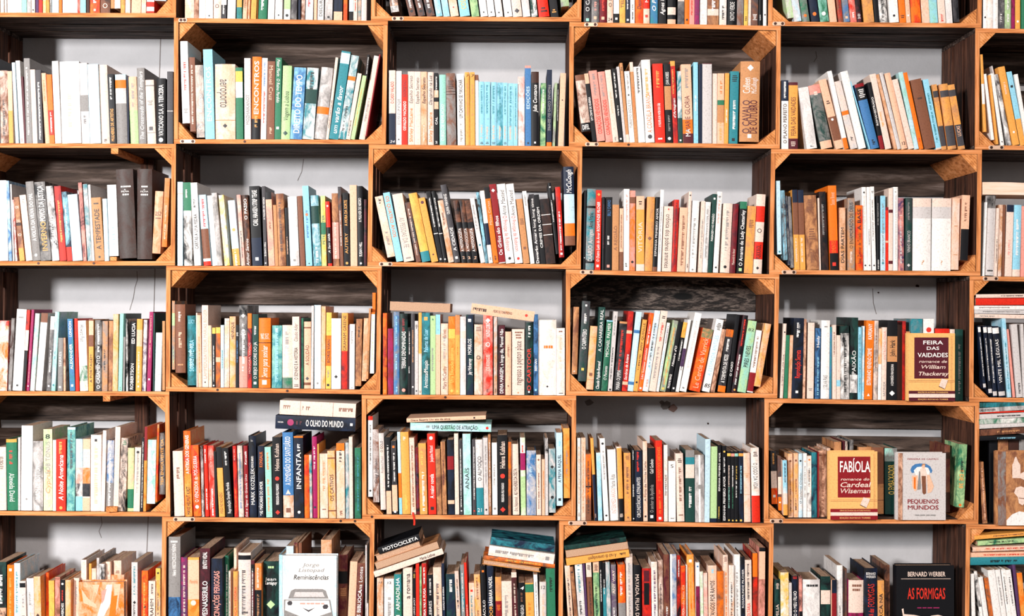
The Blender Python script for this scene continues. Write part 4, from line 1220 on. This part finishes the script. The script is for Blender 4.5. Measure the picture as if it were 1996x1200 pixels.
1720 1810 30 415 gr/lgn ^975;k .55 .75 ~;a .3 .6 < 1 DE 38;o .01 .06 h ●
@4 5 1880 770 4.448 1105 1115
160 200 -35 570 b/t +1;p .05 .9 ~
215 285 0 392 k +3
292 380 0 391 t/b +3
386 470 0 390 db +3
476 560 0 389 g +3
&290 700 470 1110 t/b;#0-1,0-.17 b/g;!c .305,.64 .305,.82 .33,.85 .36,.92 .39,.93 .43,.86 .475,.82 .475,.64;!c .475,.70 .60,.74 .60,.60 .475,.64;!c .34,.44 .38,.51 .48,.53 .60,.50 .62,.34 .52,.27 .44,.30 .42,.38;!b .44,.375 .62,.36 .62,.35 .44,.365;!w .18,0 .18,.07 .30,.15 .45,.19 .62,.17 .9,.15 1,0
%128 395 530 385 40 k;lb .4 .8 ~
%128 355 530 330 55 db/b;t .4 .9 ~
%125 292 530 270 40 lg;w .5 .9 ~
%125 250 530 235 42 gr/w
%125 208 530 190 42 lg;k .4 .9 ~
%125 158 530 145 12 r
%128 150 530 125 38 lg/g;k 0 .35 CARLOS SEQUEIRA
%128 105 530 98 40 te/dgn
@5 0 0 990 5.703 1470 1480
-40 68 0 545 k/dgn +1;w .5 .85 ~;#0-.45 p/k
75 150 4 570 o;w .92 .96 h ■;a .1 .85 ~
155 228 0 552 sky/w;te .4 .9 ~
228 300 -18 745 c/lg +0;k .1 .5 PERAHIM;#.9-.97 k;g .6 .8 ~
305 385 -15 720 lg/w;g .6 .8 ~;p .2 .5 ~
392 495 -18 700 a/p;#0-1 p/a;db .4 .48 h ◆
498 540 0 690 o/r +3
548 608 -8 745 y/a
612 668 0 708 b/pk
670 722 -2 740 k;w .1 .65 DO BOSQUE VERDES;r .68 .85 ~;w .92 .96 h ●
725 798 0 740 a/p
800 872 6 740 c/p;g .6 .9 ~
900 958 0 550 c/w +3
985 1015 0 605 a +4
1020 1068 0 660 c/p +4
1075 1102 0 530 lg/g +3
1105 1165 0 585 w/k +2;k .8 .95 ~
1170 1245 0 572 p/c +3;b .84 .88 h ~
1245 1330 0 572 p/c +3;b .84 .88 h ~
1180 1375 0 720 p/o +3
1462 1528 0 550 lg;te .6 .95 ~;k .5 .54 h ◆;k .3 .5 ~
1570 1640 4 640 o/r;a .3 .85 ~;k .5 .54 h ◆
1648 1725 4 755 c;k .35 .73 PERAHIM;dg .8 .95 ~
1728 1782 0 620 p/a;#.85-1 a/y;dg .4 .7 ~;k .92 .96 h ◆
&880 1380 760 1490 o/p;!p .05,.90 .20,.75 .38,.66 .40,.60 .10,.68;!w .62,.96 .74,.96 .70,.67 .48,.38 .36,.38 .52,.74;!pk .50,.86 .62,.90 .56,.72 .50,.66;!p .78,.97 .93,.97 .86,.6 .80,.55;!o .72,.78 .86,.80 .80,.45 .66,.42;!p .30,.96 .46,.96 .40,.80
@5 1 310 1000 4.642 1185 1190
78 190 0 240 g;#.0-.31 n/bl;w .55 .92 Helena VASCONCELOS MÁXIMA;w .92 .97 h ~
200 255 -2 425 pu/mg;c .2 .9 ~
262 362 -2 425 o/a;#.5-.97 p;#.97-1 a;c .42 .5 h ●;t .68 .75 h Memória
370 460 0 345 m/k;w .25 .65 VESNASSERILO;w .78 .96 ~ BENITO VIDAL
472 585 0 435 n/k;pk .2 .85 ALUCINAÇÕES PERIGOSAS
590 630 0 435 gr/dgn +3;w .2 .9 ~
630 655 0 550 c;k .1 .9 ~
660 710 0 378 p/c +4;
655 712 0 550 t/a;r .2 .85 DANÇA HISTÓRIA
712 828 0 385 c/lg;dg .3 .8 ~;#.92-.97 k;dg .3 .35 h ~
832 862 0 455 m/db;w .2 .9 ~;#.85-.95 k
868 928 0 480 t/o;k .0 .66 LIBERTADORES;c .68 .95 ~;#0-.66 k;t .05 .6 ~
935 1080 2 478 k/dgn;lgn .9 .95 h ~;w .75 .8 h Jean;w .7 .75 h Lartéguy;lgn .3 .6 h ◆
1085 1140 0 420 sky/lb
1145 1218 0 360 lg/sky +4
1222 1255 0 340 m/t +5
1262 1290 0 340 b +5
1465 1560 0 315 t/p +5
1625 1705 0 440 m/b +4;#.65-.8 k;t .5 .6 h ~
1700 1765 30 480 p +2
1765 1830 35 480 m/b;w .55 .95 Ana Lontes;w .1 .6 CAS BIBLIOCA
1870 1908 2 320 lg;r .93 .97 h ~;g .1 .4 ~
1895 1915 0 880 lg
&1120 1605 395 1190 sky/w;#0-1,.12-.88 w;g .87 .92 h Jorge;g .81 .86 h Listopad;k .72 .79 h Reminiscências;!g .10,.51 .15,.60 .22,.62 .74,.62 .80,.60 .85,.51;!lg .20,.53 .23,.585 .74,.585 .78,.53;!g .02,.50 .88,.50 .93,.32 .93,.0 .02,.0;!w .05,.49 .86,.49 .90,.36 .62,.30 .36,.30 .04,.38;!dg .08,.46 .11,.485 .16,.485 .18,.46 .16,.435 .10,.435;!dg .74,.42 .77,.445 .83,.445 .85,.42 .82,.395 .76,.395;!w .30,.28 .66,.28 .60,.12 .34,.12;!dg .36,.41 .48,.38 .60,.41 .48,.36;#.2-.24,.1-.85 dg/w;pk .44 .47 h ~
@5 2 700 1000 4.752 1225 1225
165 222 0 595 c/t;k .92 .95 h 12;t .6 .85 ~
232 322 0 600 w/lg;k .92 .96 h 12;g .2 .75 ~
330 395 -6 560 gr/te;w .5 .95 ~ ARMADILHA;w .1 .5 < LAIMA
410 495 -4 500 c;k .6 .92 a romana
498 525 0 540 k;y .92 .98 h ~;w .1 .85 DIEGO LARGO JACKY
528 562 -6 460 r
560 580 0 490 gr/lgn
585 632 -10 462 r/dr;w .25 .7 HISTÓRIA VAI A FUGA;w .75 .95 ~
640 690 -10 565 k;w .3 .65 CÉLEBRES;w .7 .95 ~
700 775 -16 495 c/p;dg .3 .8 ~
782 805 -20 460 n;w .3 .85 CAVALO DE GUERRA
815 905 -12 560 n/dgn;w .75 .92 ~
910 950 -30 530 p/lg;dg .5 .9 ~;k .55 .65 h ●
955 992 -20 470 g/te;w .4 .9 ~
1000 1025 -32 452 r;c .1 .5 ~
1030 1080 -14 640 p/c;r .85 .9 h ■;te .3 .8 ~
1085 1142 -25 560 a/p;b .65 .95 ~;b .2 .5 ~
1150 1195 -28 485 k;w .2 .6 ~ OBSTÁCULO;o .9 .97 h ■
1200 1262 -20 485 k/n;w .5 .87 BÁRBARA NADEL;a .1 .5 MORDEDOR
1270 1325 -10 590 a/t;#.0-.65 dr;o .4 .6 h ~
1330 1425 -12 625 c;g .3 .8 ~
1432 1480 -24 540 m/db;c .3 .85 ~;#.93-1 c
1490 1548 -14 640 k;w .88 .95 h 4;w .3 .65 ALBUM NEGRO;b .7 .85 ~
1555 1630 -18 640 a;#.85-.98 gr;#.0-.6 a;o .5 .7 ~
1635 1670 -20 565 w;g .3 .9 ~
1675 1738 -4 630 lg/c;k .88 .95 h 12;p .3 .8 ~
1740 1825 -14 510 gr;k .7 .9 ~
%150 590 785 372 55 c;k .66 .88 Maria Lisboa
%165 520 745 320 70 b/t;P
%160 455 580 310 70 p/t;P
%188 381 570 250 64 k;w .1 .95 MOTOCICLETA
%1140 472 1675 548 44 a/t;P;t .1 .9 ~
%1155 424 1810 504 38 o/b;y .3 .8 ~
%1195 385 1800 470 95 c/w;g .1 .7 ~;g .86 .93 ■
%1215 285 1805 360 70 n/te
@5 3 1080 1000 4.536 1165 1165
130 180 -40 490 p/c;k .2 .8 ~
190 225 -55 500 b/t;k .9 .94 h ●
225 290 -45 455 lg/w;te .6 .95 ~;k .2 .5 ~
292 310 -40 470 pu
312 358 -32 448 b;#.8-1 c;k .85 .95 h ~;db .2 .75 ~
360 412 -18 448 lgn/gr;#.85-1 p;k .1 .7 ~;k .87 .95 h ~
414 440 -16 460 k;w .5 .9 ~
442 470 -16 470 k;#0-.68 te;w .6 .8 ~
472 508 -18 462 lg/te
515 560 -14 485 pu/g;c .6 .95 ANY WAY;w .1 .45 ~
575 640 -14 487 o/r;w .6 .9 < ~;#0-.5 g
645 702 -10 392 lg/c;g .1 .9 ~
708 772 -6 488 k;c .02 .88 < MAYADA, FILHA DO IRAQUE
782 860 -4 520 r/dr;#.5-.8,.2-.8 k;#.82-.97,.2-.8 m
868 920 -10 460 w/c;pu .1 .9 ~
925 970 -10 450 c/b +1;dg .2 .7 ~
975 1025 -8 395 b/m;w .1 .4 ~
1030 1085 -5 395 lg/bl;#0-1,0-.3 w
1088 1118 -2 400 k/r;w .75 .95 ~
1125 1165 -6 492 r/o;p .3 .8 ~ Quando Nós Cá;c .1 .5 DO EGITO
1168 1182 -4 490 w
1190 1255 -20 400 o/a +1;#0-.85,.2-.75 p/a;w .9 .95 h ■
1256 1290 -5 465 w;#0-.7 m/mg;bl .93 .97 h ■
1298 1325 -10 545 w/lgn
1328 1362 -8 558 c/pk
1365 1440 -4 495 p/c;k .15 .8 REI DA TANGOS POR RAMOS;lb .9 .97 ~
1445 1500 -2 545 o/b
1502 1545 -8 405 p/c +1;o .2 .8 ~;b .92 .98 h ~
1548 1592 -2 490 w/p;k .2 .8 ~
1600 1652 -8 400 w +1;g .1 .8 ~
1655 1690 -4 420 k/n;w .3 .95 ROSAMUNDE PILCHER
1695 1752 -8 445 c;r .05 .45 A MULHER SOLTÁRIA;k .5 .95 ~
1757 1800 -2 390 db/r +1;#.7-1 o
1808 1862 6 330 pk/b +0;#.6-.95 p;#.95-1 k
%112 462 668 382 65 a;k .35 .8 < A raiz da camaradagem;k .85 .95 ~
%108 396 660 316 68 b/t;P
%95 324 640 246 40 dgn/k
@5 4 1480 1000 3.868 975 985
105 160 -6 475 dgn/k;c .3 .65 FAMILIA;c .8 .95 h ~
162 225 -4 420 y;#0-1 y/w
228 248 -4 500 lg
250 300 -6 452 k/n +1;w .3 .78 PERCO O MEU FILHO;r .95 .99 h ~
302 325 -2 455 pk/k;#0-.5 k
330 458 0 476 lg/w;k .88 .94 h ~;mg .3 .4 ~
465 535 0 455 dgn/k;#.6-.8 c
540 582 0 480 k/n;#.0-.8 dr;#0-1,0-.15 p
585 628 0 375 lg/w +1;g .1 .5 ~
632 662 0 410 dg/b +2
668 788 2 485 mg/m;#.5-1 c;b .82 .95 h ~
795 895 -4 390 k/n +0;w .87 .95 h BERNARD WERBER;r .5 .8 FORMIGAS;r .3 .48 O DIA das
895 945 -4 485 t/a;k .3 .8 FORCA NA
948 985 -2 385 b/k +1
&1035 1470 365 985 k;c .86 .93 h BERNARD WERBER;#.835-.84,.08-.94 c;r .52 .8 h AS FORMIGAS;mg .475 .495 h ~;!c .09,.47 .12,.48 .13,.41 .3,.40 .47,.375 .47,.355 .3,.375 .11,.38;!c .53,.365 .6,.39 .72,.40 .93,.36 .93,.345 .72,.38 .6,.37 .53,.345;!lg .40,.35 .45,.375 .55,.375 .60,.35 .60,.28 .5,.2 .4,.28;!k .44,.34 .47,.34 .46,.31 .43,.31;!k .54,.34 .57,.34 .57,.31 .54,.31
@5 5 1480 1000 3.868 990 990
1605 1650 -55 480 w
1665 1710 -65 460 k/w;#.3-.45 w
1715 1755 -70 500 w
1758 1790 -65 510 o/b
1795 1850 -75 445 w
1852 1890 -75 445 w;g .5 .9 ~
1892 1925 -70 445 w;k .5 .9 ~
1928 1965 -70 445 w;k .5 .9 ~
1968 1990 -60 405 pu
1992 2030 -50 470 o/a
%1592 392 2100 385 60 te;k .3 .7 ~
%1595 335 2100 325 36 p;r .2 .9 ~
%1610 290 2100 275 34 p/c;r .2 .9 ~
%1650 245 2100 215 34 lgn/gr;k .2 .6 ~
%1620 198 2100 160 30 a;b .3 .8 ~
'''
NOLABEL = '''Florin|Cruz|Julia|McCull|MacLaine|MACHADO|HOBBES|Serros|SUSAN|OLIVIA|Maxted|Frank|BILLY|PILCHER|Heidy|Hark|William|Thackeray|LUCAS|Claude|PALMER|REAGE
|PIRES|Adler|JOYCE|BORIS|GREENE|HENRIQUE|LUCY|McCarthy|Maupin|Ella|Jay|TIM|JOS|NUNO|Howard|ROBERTSON|LUCIA|OLIMPIA|Almeida|FORSTER|ALAIN|SERRES|PERAHIM|Konsalik|KONSALIK
|KOZELEK|KIRST|Helena|Musil|Greg|Jacqueline|ANA|Eric|Maria Rita|Maria Lisboa|Diana|Gail|Cardeal|Wiseman|FERREIRA|SEQUEIRA|VASCONCELOS|Lontes|Jean|Jorge|Listopad|NADEL|WERBER
|Susan|Isaac|DIFEL|EDI|JORDAN|Agnes|Artagnan|Chatterley|VIDAL|SUTTER|HIAASEN|LAMPEDUSA|HONORA|J. SILVA|ALEXANDER|LONDON|BERNAN|Memória|VESNAS|PILRIK|CARL|romance|THUR|Franc|ROMANESTRADO|KAFKIANY
|MOZHAIKANOT|Crossroads|MORILOS|Cyprus|SOB TONUS|HONOR|AUTERY|DO LEI|INVERNO|POVOS|ANY WAY|OS DO IO|252|TELL|VINHO|guy'''.replace('\n', '')
ROWW = ['cropped top row', 'first full row', 'second full row', 'third full row', 'fourth full row', 'bottom row']
ORD = ['first', 'second', 'third', 'fourth', 'fifth', 'sixth', 'seventh', 'eighth', 'ninth', 'tenth', 'eleventh', 'twelfth', 'thirteenth', 'fourteenth',
       'fifteenth', 'sixteenth', 'seventeenth', 'eighteenth', 'nineteenth', 'twentieth'] + ['last'] * 40
ORD2 = ['', '', 'two', 'three', 'four', 'five']
BK = []; cur = None
for ln in DATA.strip().split('\n'):
    if ln[0] == '@':
        a = ln[1:].split(); cur = dict(r=int(a[0]), c=int(a[1]), ox=float(a[2]), oy=float(a[3]), s=float(a[4]), y0=float(a[5]), y1=float(a[6])); continue
    bot = re.search(r'\^(\d+)', ln); rec = re.search(r' \+(\d)', ln)
    ln = re.sub(r' \+\d', '', re.sub(r' ?\^\d+', '', ln))
    segs = ln.split(';'); h = segs[0]; kind = 'S'
    if h[0] == '%': kind = 'L'; h = h[1:]
    elif h[0] == '&': kind = 'F'; h = h[1:]
    g = h.split(); s, ox, oy = cur['s'], cur['ox'], cur['oy']
    b = dict(kind=kind, r=cur['r'], c=cur['c'], mk=marks(segs[1:]), col=g[-1], fore='P' in [x.strip() for x in segs[1:]], rec=int(rec.group(1)) / 100 if rec else None, seed=len(BK))
    v = [float(x) for x in g[:-1]]
    X = lambda x: ox + x / s
    Y = lambda y: oy + y / s
    if kind == 'S':
        yb = cur['y0'] + (cur['y1'] - cur['y0']) * v[0] / 1800; b.update(x0=X(v[0]), x1=X(v[1]), dx=v[2] / s, yt=Y(v[3]), yb=Y(yb), lift=Y(float(bot.group(1))) if bot else None)
    elif kind == 'L': b.update(x0=X(v[0]), y0=Y(v[1]), x1=X(v[2]), y1=Y(v[3]), t=v[4] / s)
    else: b.update(x0=X(v[0]), x1=X(v[1]), yt=Y(v[2]), yb=Y(v[3]))
    BK.append(b)
for r, c in {(b['r'], b['c']) for b in BK}:
    bay = [b for b in BK if (b['r'], b['c']) == (r, c)]; faces = [b for b in bay if b['kind'] == 'F']; q = CR.get((r, c))
    ymid = 40 + r * 243 - 120
    if q: lo, hi = max(q[0], q[4]) + 9.5, min(q[2], q[6]) - 9.5
    else:
        A, B = CR.get((r, c - 1)), CR.get((r, c + 1)); lo = max(A[2], A[6]) + 1 if A else -500; hi = min(B[0], B[4]) - 1 if B else 3000
    st = [b for b in bay if b['kind'] == 'S']
    for b in st:
        rnd = random.Random(b['seed'] * 7 + 1)
        if b['rec'] is None: b['rec'] = rnd.uniform(.0015, .007)
        if any(f['x0'] - 14 < b['x1'] and f['x1'] + 8 > b['x0'] for f in faces): b['rec'] = max(b['rec'], .020)
        k = (D + b['rec']) / D                              # px at the front plane
        b['a0'] = CX + (b['x0'] - CX) * k; b['a1'] = CX + (b['x1'] - CX) * k; b['ad'] = b['dx'] * k
        w = b['a1'] - b['a0']
        lim = 1.0 + max(abs(b['ad']), 0) * .01
        if b['a0'] < lo + lim: b['a0'] = lo + lim; b['a1'] = max(b['a1'], b['a0'] + w * .6)
        if b['a1'] > hi - lim: b['a1'] = hi - lim; b['a0'] = min(b['a0'], b['a1'] - w * .6)
        if b['a0'] + b['ad'] < lo + 1: b['ad'] = lo + 1 - b['a0']
        if b['a1'] + b['ad'] > hi - 1: b['ad'] = hi - 1 - b['a1']
        b['H'] = (b['yb'] - b['yt']) * k
    st.sort(key=lambda b: b['a0'] + b['a1'] + b['ad'])
    for _ in range(3):
        for A, B in zip(st, st[1:]):
            H = min(A['H'], B['H']); ov = -9
            for t in (0, 1):
                z = H * t; ov = max(ov, A['a1'] + A['ad'] * z / A['H'] - B['a0'] - B['ad'] * z / B['H'])
            ov += .25
            if ov > 0:
                wa, wb = A['a1'] - A['a0'], B['a1'] - B['a0']
                if ov < .45 * (wa + wb): A['a1'] -= ov * wa / (wa + wb); B['a0'] += ov * wb / (wa + wb)
                else: B['rec'] = max(B['rec'], A['rec'] + .012)
    BAY[(r, c)] = (lo, hi, st)
def area_px(b):
    if b['kind'] == 'S': X0, X1, Y0, Y1 = b['x0'], b['x1'], b['yt'], b['yb']
    elif b['kind'] == 'F': return 1e6
    else: X0, X1, Y0, Y1 = b['x0'], b['x1'], (b['y0'] + b['y1']) / 2 - b['t'], (b['y0'] + b['y1']) / 2
    return max(0, min(X1, 1996) - max(X0, 0)) * max(0, min(Y1, 1200) - max(Y0, 0)) * (.75 if (b.get('rec') or 0) > .015 else 1)
order = sorted(BK, key=area_px, reverse=True)
for i, b in enumerate(order): b['single'] = i < 300
# ---- labels
def title(b):
    c = [m for m in b['mk'] if m[0] == 'text' and m[6] and len(m[5]) > 3 and not re.search(NOLABEL, m[5]) and re.search('[A-Za-z]{3}', m[5])]
    if not c: return None
    t = max(c, key=lambda m: (len(m[5]) if len(m[5].split()) < 7 else 4))[5].strip(',.?')
    t = t.split()[:5]
    while len(t) > 1 and len(t[-1]) < 3 and t[-1].upper() in ('A', 'O', 'DE', 'DO', 'DA', 'E', 'UM', 'OS', 'AS', 'NÃ'): t = t[:-1]
    return ' '.join(t)
def colname(b):
    p = b['col'].split('/')[0]; big = [m for m in b['mk'] if m[0] == 'band' and (not m[4]) and m[2] - m[1] > .25 and m[3].split('/')[0] != p]
    n = NAMES[p]
    return n + ' and ' + NAMES[big[0][3].split('/')[0]] if big else n
tt = {}
for b in BK: b['title'] = title(b); tt.setdefault(b['title'], []).append(b)
TITLE_N = {k: len(v) for k, v in tt.items()}
def size(b):
    w = b['x1'] - b['x0']; return 'thick ' if w > 22 else 'slim ' if w < 11 else ''
for (r, c), (lo, hi, st) in BAY.items():
    loc = ROWW[r] + ', ' + ORD[c] + ' bay'
    for i, b in enumerate(st):
        lean = 'leaning ' if abs(b['dx']) > 18 else ''
        if b['title'] and TITLE_N[b['title']] == 1: b['label'] = f"{size(b)}{lean}{colname(b)} book titled {b['title']}, {ROWW[r]}"; continue
        if b['title']:
            same = [x for x in st if x['title'] == b['title']]
            k = [x is b for x in same].index(True)
            b['label'] = f"{colname(b)} book titled {b['title']}, " + (f"{ORD[k]} of {ORD2[len(same)]}, " if len(same) > 1 else '') + loc; continue
        best = None
        for j, o in enumerate(st):
            if o['title'] and sum(x['title'] == o['title'] for x in st) == 1 and (best is None or abs(j - i) < abs(best - i)): best = j
        if best is not None and abs(best - i) < 9:
            side = 'right' if i > best else 'left'; k = abs(best - i)
            tw = st[best]['title'].split()[:3]
            while len(tw) > 1 and tw[-1].upper() in ('A', 'O', 'DE', 'DO', 'DA', 'DOS', 'DAS', 'E', 'UM', 'UMA'): tw = tw[:-1]
            tw = ' '.join(tw)
            b['label'] = f"{size(b)}{colname(b)} book, {ORD[k - 1] + ' ' if k > 1 else 'just '}{side} of {tw}, {loc}"
        else: b['label'] = f"{size(b)}{colname(b)} book, {ORD[i] + ' from the left' if i < len(st) / 2 else ORD[len(st) - 1 - i] + ' from the right'}, {loc}"
FL = {'FEIRA': 'amber and maroon FEIRA DAS VAIDADES book shown face out', 'FAB': 'amber and red FABÍOLA book shown face out',
      'PEQ': 'pale grey PEQUENOS MUNDOS book shown face out with a robed figure', 'Remin': 'white and pale blue Reminiscências book shown face out with a sketched car',
      'AS FORM': 'black AS FORMIGAS book shown face out with large red lettering'}
for b in BK:
    if b['kind'] == 'F':
        tx = [m[5] for m in b['mk'] if m[0] == 'text']; b['label'] = None
        for k, v in FL.items():
            if any(t.startswith(k) for t in tx): b['label'] = v
        if not b['label']: b['label'] = 'orange abstract-painted book shown face out, bottom row at the left' if b['c'] == 0 else 'tan and cream book shown face out at the right edge, fourth full row'
    if b['kind'] == 'L':
        loc = ROWW[b['r']] + ', ' + ORD[b['c']] + ' bay'
        sib = sorted([x for x in BK if x['kind'] == 'L' and (x['r'], x['c']) == (b['r'], b['c']) and abs(x['x0'] + x['x1'] - b['x0'] - b['x1']) < 150], key=lambda x: x['y0'] + x['y1'])
        k = [x is b for x in sib].index(True)
        pos = '' if len(sib) == 1 else (f'{ORD[k]} from the top of its pile, ')
        b['label'] = f"{colname(b)} book lying flat{' showing its pages' if b['fore'] else ''}" + (f" titled {b['title']}" if b['title'] else '') + f", {pos}{loc}"
seen = {}
for b in BK: seen.setdefault(b.get('label'), []).append(b)
for k, v in seen.items():
    if len(v) > 1:
        for i, b in enumerate(sorted(v, key=lambda b: b['x0'])): b['label'] = f"{k}, {ORD[i]}"
nw = lambda s: max(len(s.split()), len(re.findall('[A-Za-z0-9]+', s)))
for b in BK:                                              # no label longer than sixteen words
    if nw(b['label']) > 16: b['label'] = b['label'].replace(' full row', ' row').replace(', cropped top row', ', top row')
    if nw(b['label']) > 16: b['label'] = re.sub(r'^(slim|thick) ', '', b['label'])
    if nw(b['label']) > 16: b['label'] = b['label'].replace('just ', '').replace('leaning ', '').replace(' showing its pages', '').replace(' bay', '')
    if nw(b['label']) > 16: b['label'] = b['label'].replace(' of its pile', '').replace(' lying flat titled', ' lying flat,')
    if nw(b['label']) > 16: b['label'] = b['label'].replace(' from the top', ' down')
# ---- build
load_glyphs(sorted(set(''.join(m[5] for b in BK for m in b['mk'] if m[0] == 'text') + ' ') - set('■●◆▲◉~')))
stuff = MB()
for b in BK:
    rnd = random.Random(b['seed'] + 11); r, c = b['r'], b['c']
    if b['kind'] == 'S':
        w = max((b['a1'] - b['a0']) * K, .003); x0 = (b['a0'] - CX) * K; xa = b['a0']; lo, hi, _ = BAY[(r, c)]
        z = max(shelf_z(r, c, b['a0']), shelf_z(r, c, b['a1'])) + .0004; H = b['H'] * K
        if r == 0: z = shelf_z(r, c, b['a0']) + .0004
        lift = 0
        if b['lift']: lift = (b['yb'] - b['lift']) * K
        if CR.get((r, c)):
            need = max(34.5 - (b['a0'] - lo) - (0 if b['ad'] <= 0 else 2), 34.5 - (hi - b['a1'])) * K
            if need > 0: lift = max(lift, need)
        z += lift; H -= lift
        th = math.atan2(b['ad'] * K, H); w *= math.cos(th)
        h = max((H - w * abs(math.sin(th))) / math.cos(th), .05)
        hard = rnd.random() < .3 or w > .03
        d = min(max(h * rnd.uniform(.62, .72), .10), .158)
        cv, pg = make_book(w, h, d, b['col'], b['mk'], rnd, False, hard)
        R = Matrix.Rotation(th, 4, 'Y')
        if th > 0: loc = Vector((x0 + (b['a1'] - b['a0']) * K, b['rec'], z)) - R @ Vector((w, 0, 0))
        else: loc = Vector((x0, b['rec'], z))
        tf = Matrix.Translation(loc) @ R
    elif b['kind'] == 'F':
        y = -.012; k = (D + y) / D; z = max(shelf_z(r, c, b['x0']), shelf_z(r, c, b['x1'])) + .0004
        cv, pg = make_face_out((b['x1'] - b['x0']) * K * k, (b['yb'] - b['yt']) * K * k, .026, b['col'], b['mk'], rnd)
        tf = Matrix.Translation((at(b['x0'], 0, y).x, y, z)) @ Matrix.Rotation(rnd.uniform(-.004, .004), 4, 'Y')
    else:
        y = rnd.uniform(-.004, .004); p0, p1 = at(b['x0'], b['y0'], 0), at(b['x1'], b['y1'], 0)
        L = (p1 - p0).length; sl = math.atan2(p1.z - p0.z, p1.x - p0.x); t = b['t'] * K * .97
        up = Vector((-math.sin(sl), 0, math.cos(sl))); d = min(max(L * .68, .11), .15)
        cv, pg = make_book(t, L, d, b['col'], b['mk'], rnd, b['fore'], rnd.random() < .3)
        tf = Matrix.Translation(p0 + up * t + Vector((0, y, 0))) @ Matrix.Rotation(math.pi / 2 - sl, 4, 'Y')
    if b['single']:
        o = link(bpy.data.objects.new('book', cv.data('book'))); o.matrix_world = tf
        tag(o, b['label'], 'book', 'books in the stacked crates')
        p = link(bpy.data.objects.new('page_block', pg.data('page_block'))); p.parent = o
    else:
        stuff.merge(cv, tf); stuff.merge(pg, tf)
o = stuff.build('books'); tag(o, 'the many narrower books packed between the larger ones on every shelf', 'books', kind='stuff')

# ---------------------------------------------------------------- small things
mb = MB(); p = at(213, 0); z = shelf_z(4, 0, 220)
mb.box(-.013, .013, -.006, .03, 0, .012, W_POST); o = mb.build('wood_block', loc=(at(219, 0).x, -.004, z + .0005)); o.rotation_euler = (0, 0, .25); bevel(o)
tag(o, 'small orange wood offcut lying at the shelf edge before the books', 'wood block')
mb = MB(); z = shelf_z(2, 0, 215)
mb.box(-.008, .008, 0, .12, 0, .010, W_POST); o = mb.build('wood_block', loc=(at(221, 0).x, .0, z + .0004)); bevel(o)
tag(o, 'square wood block under a white book beside the dark A FILHA volumes', 'wood block')
mb = MB()                                                       # rough plank lying over the books at the right edge
L0, L1 = at(1915, 367), at(2190, 372)
n = 10; vs = []
for i in range(n + 1):
    t = i / n; P = L0.lerp(L1, t); hgt = .030 * (1 - .08 * t)
    for y, zz in ((-.004, -hgt / 2), (-.002, hgt / 2 + .001 * math.sin(i)), (.10, hgt / 2), (.10, -hgt / 2)): vs.append((P.x, y, P.z + zz))
fs = [(4 * i + j, 4 * i + (j + 1) % 4, 4 * i + 4 + (j + 1) % 4, 4 * i + 4 + j) for i in range(n) for j in range(4)] + [(3, 2, 1, 0), (4 * n, 4 * n + 1, 4 * n + 2, 4 * n + 3)]
fs = [tuple(reversed(f)) for f in fs]
mb.add(vs, fs, W_RAW); shift(mb, tuple(L0)); o = mb.build('wood_plank', loc=L0); bevel(o)
tag(o, 'pale rough wood plank lying across white books at the right edge', 'plank')
mb = MB(); P = [at(805, 1000), at(807, 1008), at(808, 1016), at(807.5, 1023)]  # red ribbon marker over the shelf edge
mb2 = []
for i, p in enumerate(P): mb2 += [(p.x - .0022, -.0022, p.z), (p.x + .0022, -.0022, p.z)]
mb2 = [(mb2[0][0], .004, mb2[0][2] + .003), (mb2[1][0], .004, mb2[1][2] + .003)] + mb2
mb.add(mb2 + [(x, y + .0006, z_) for x, y, z_ in mb2], [(2 * i, 2 * i + 1, 2 * i + 3, 2 * i + 2) for i in range(4)] + [(10 + 2 * i, 12 + 2 * i, 13 + 2 * i, 11 + 2 * i) for i in range(4)], cover_mat('r'))
o = mb.build('ribbon'); tag(o, 'red ribbon bookmark hanging over the front edge of a crate', 'ribbon')
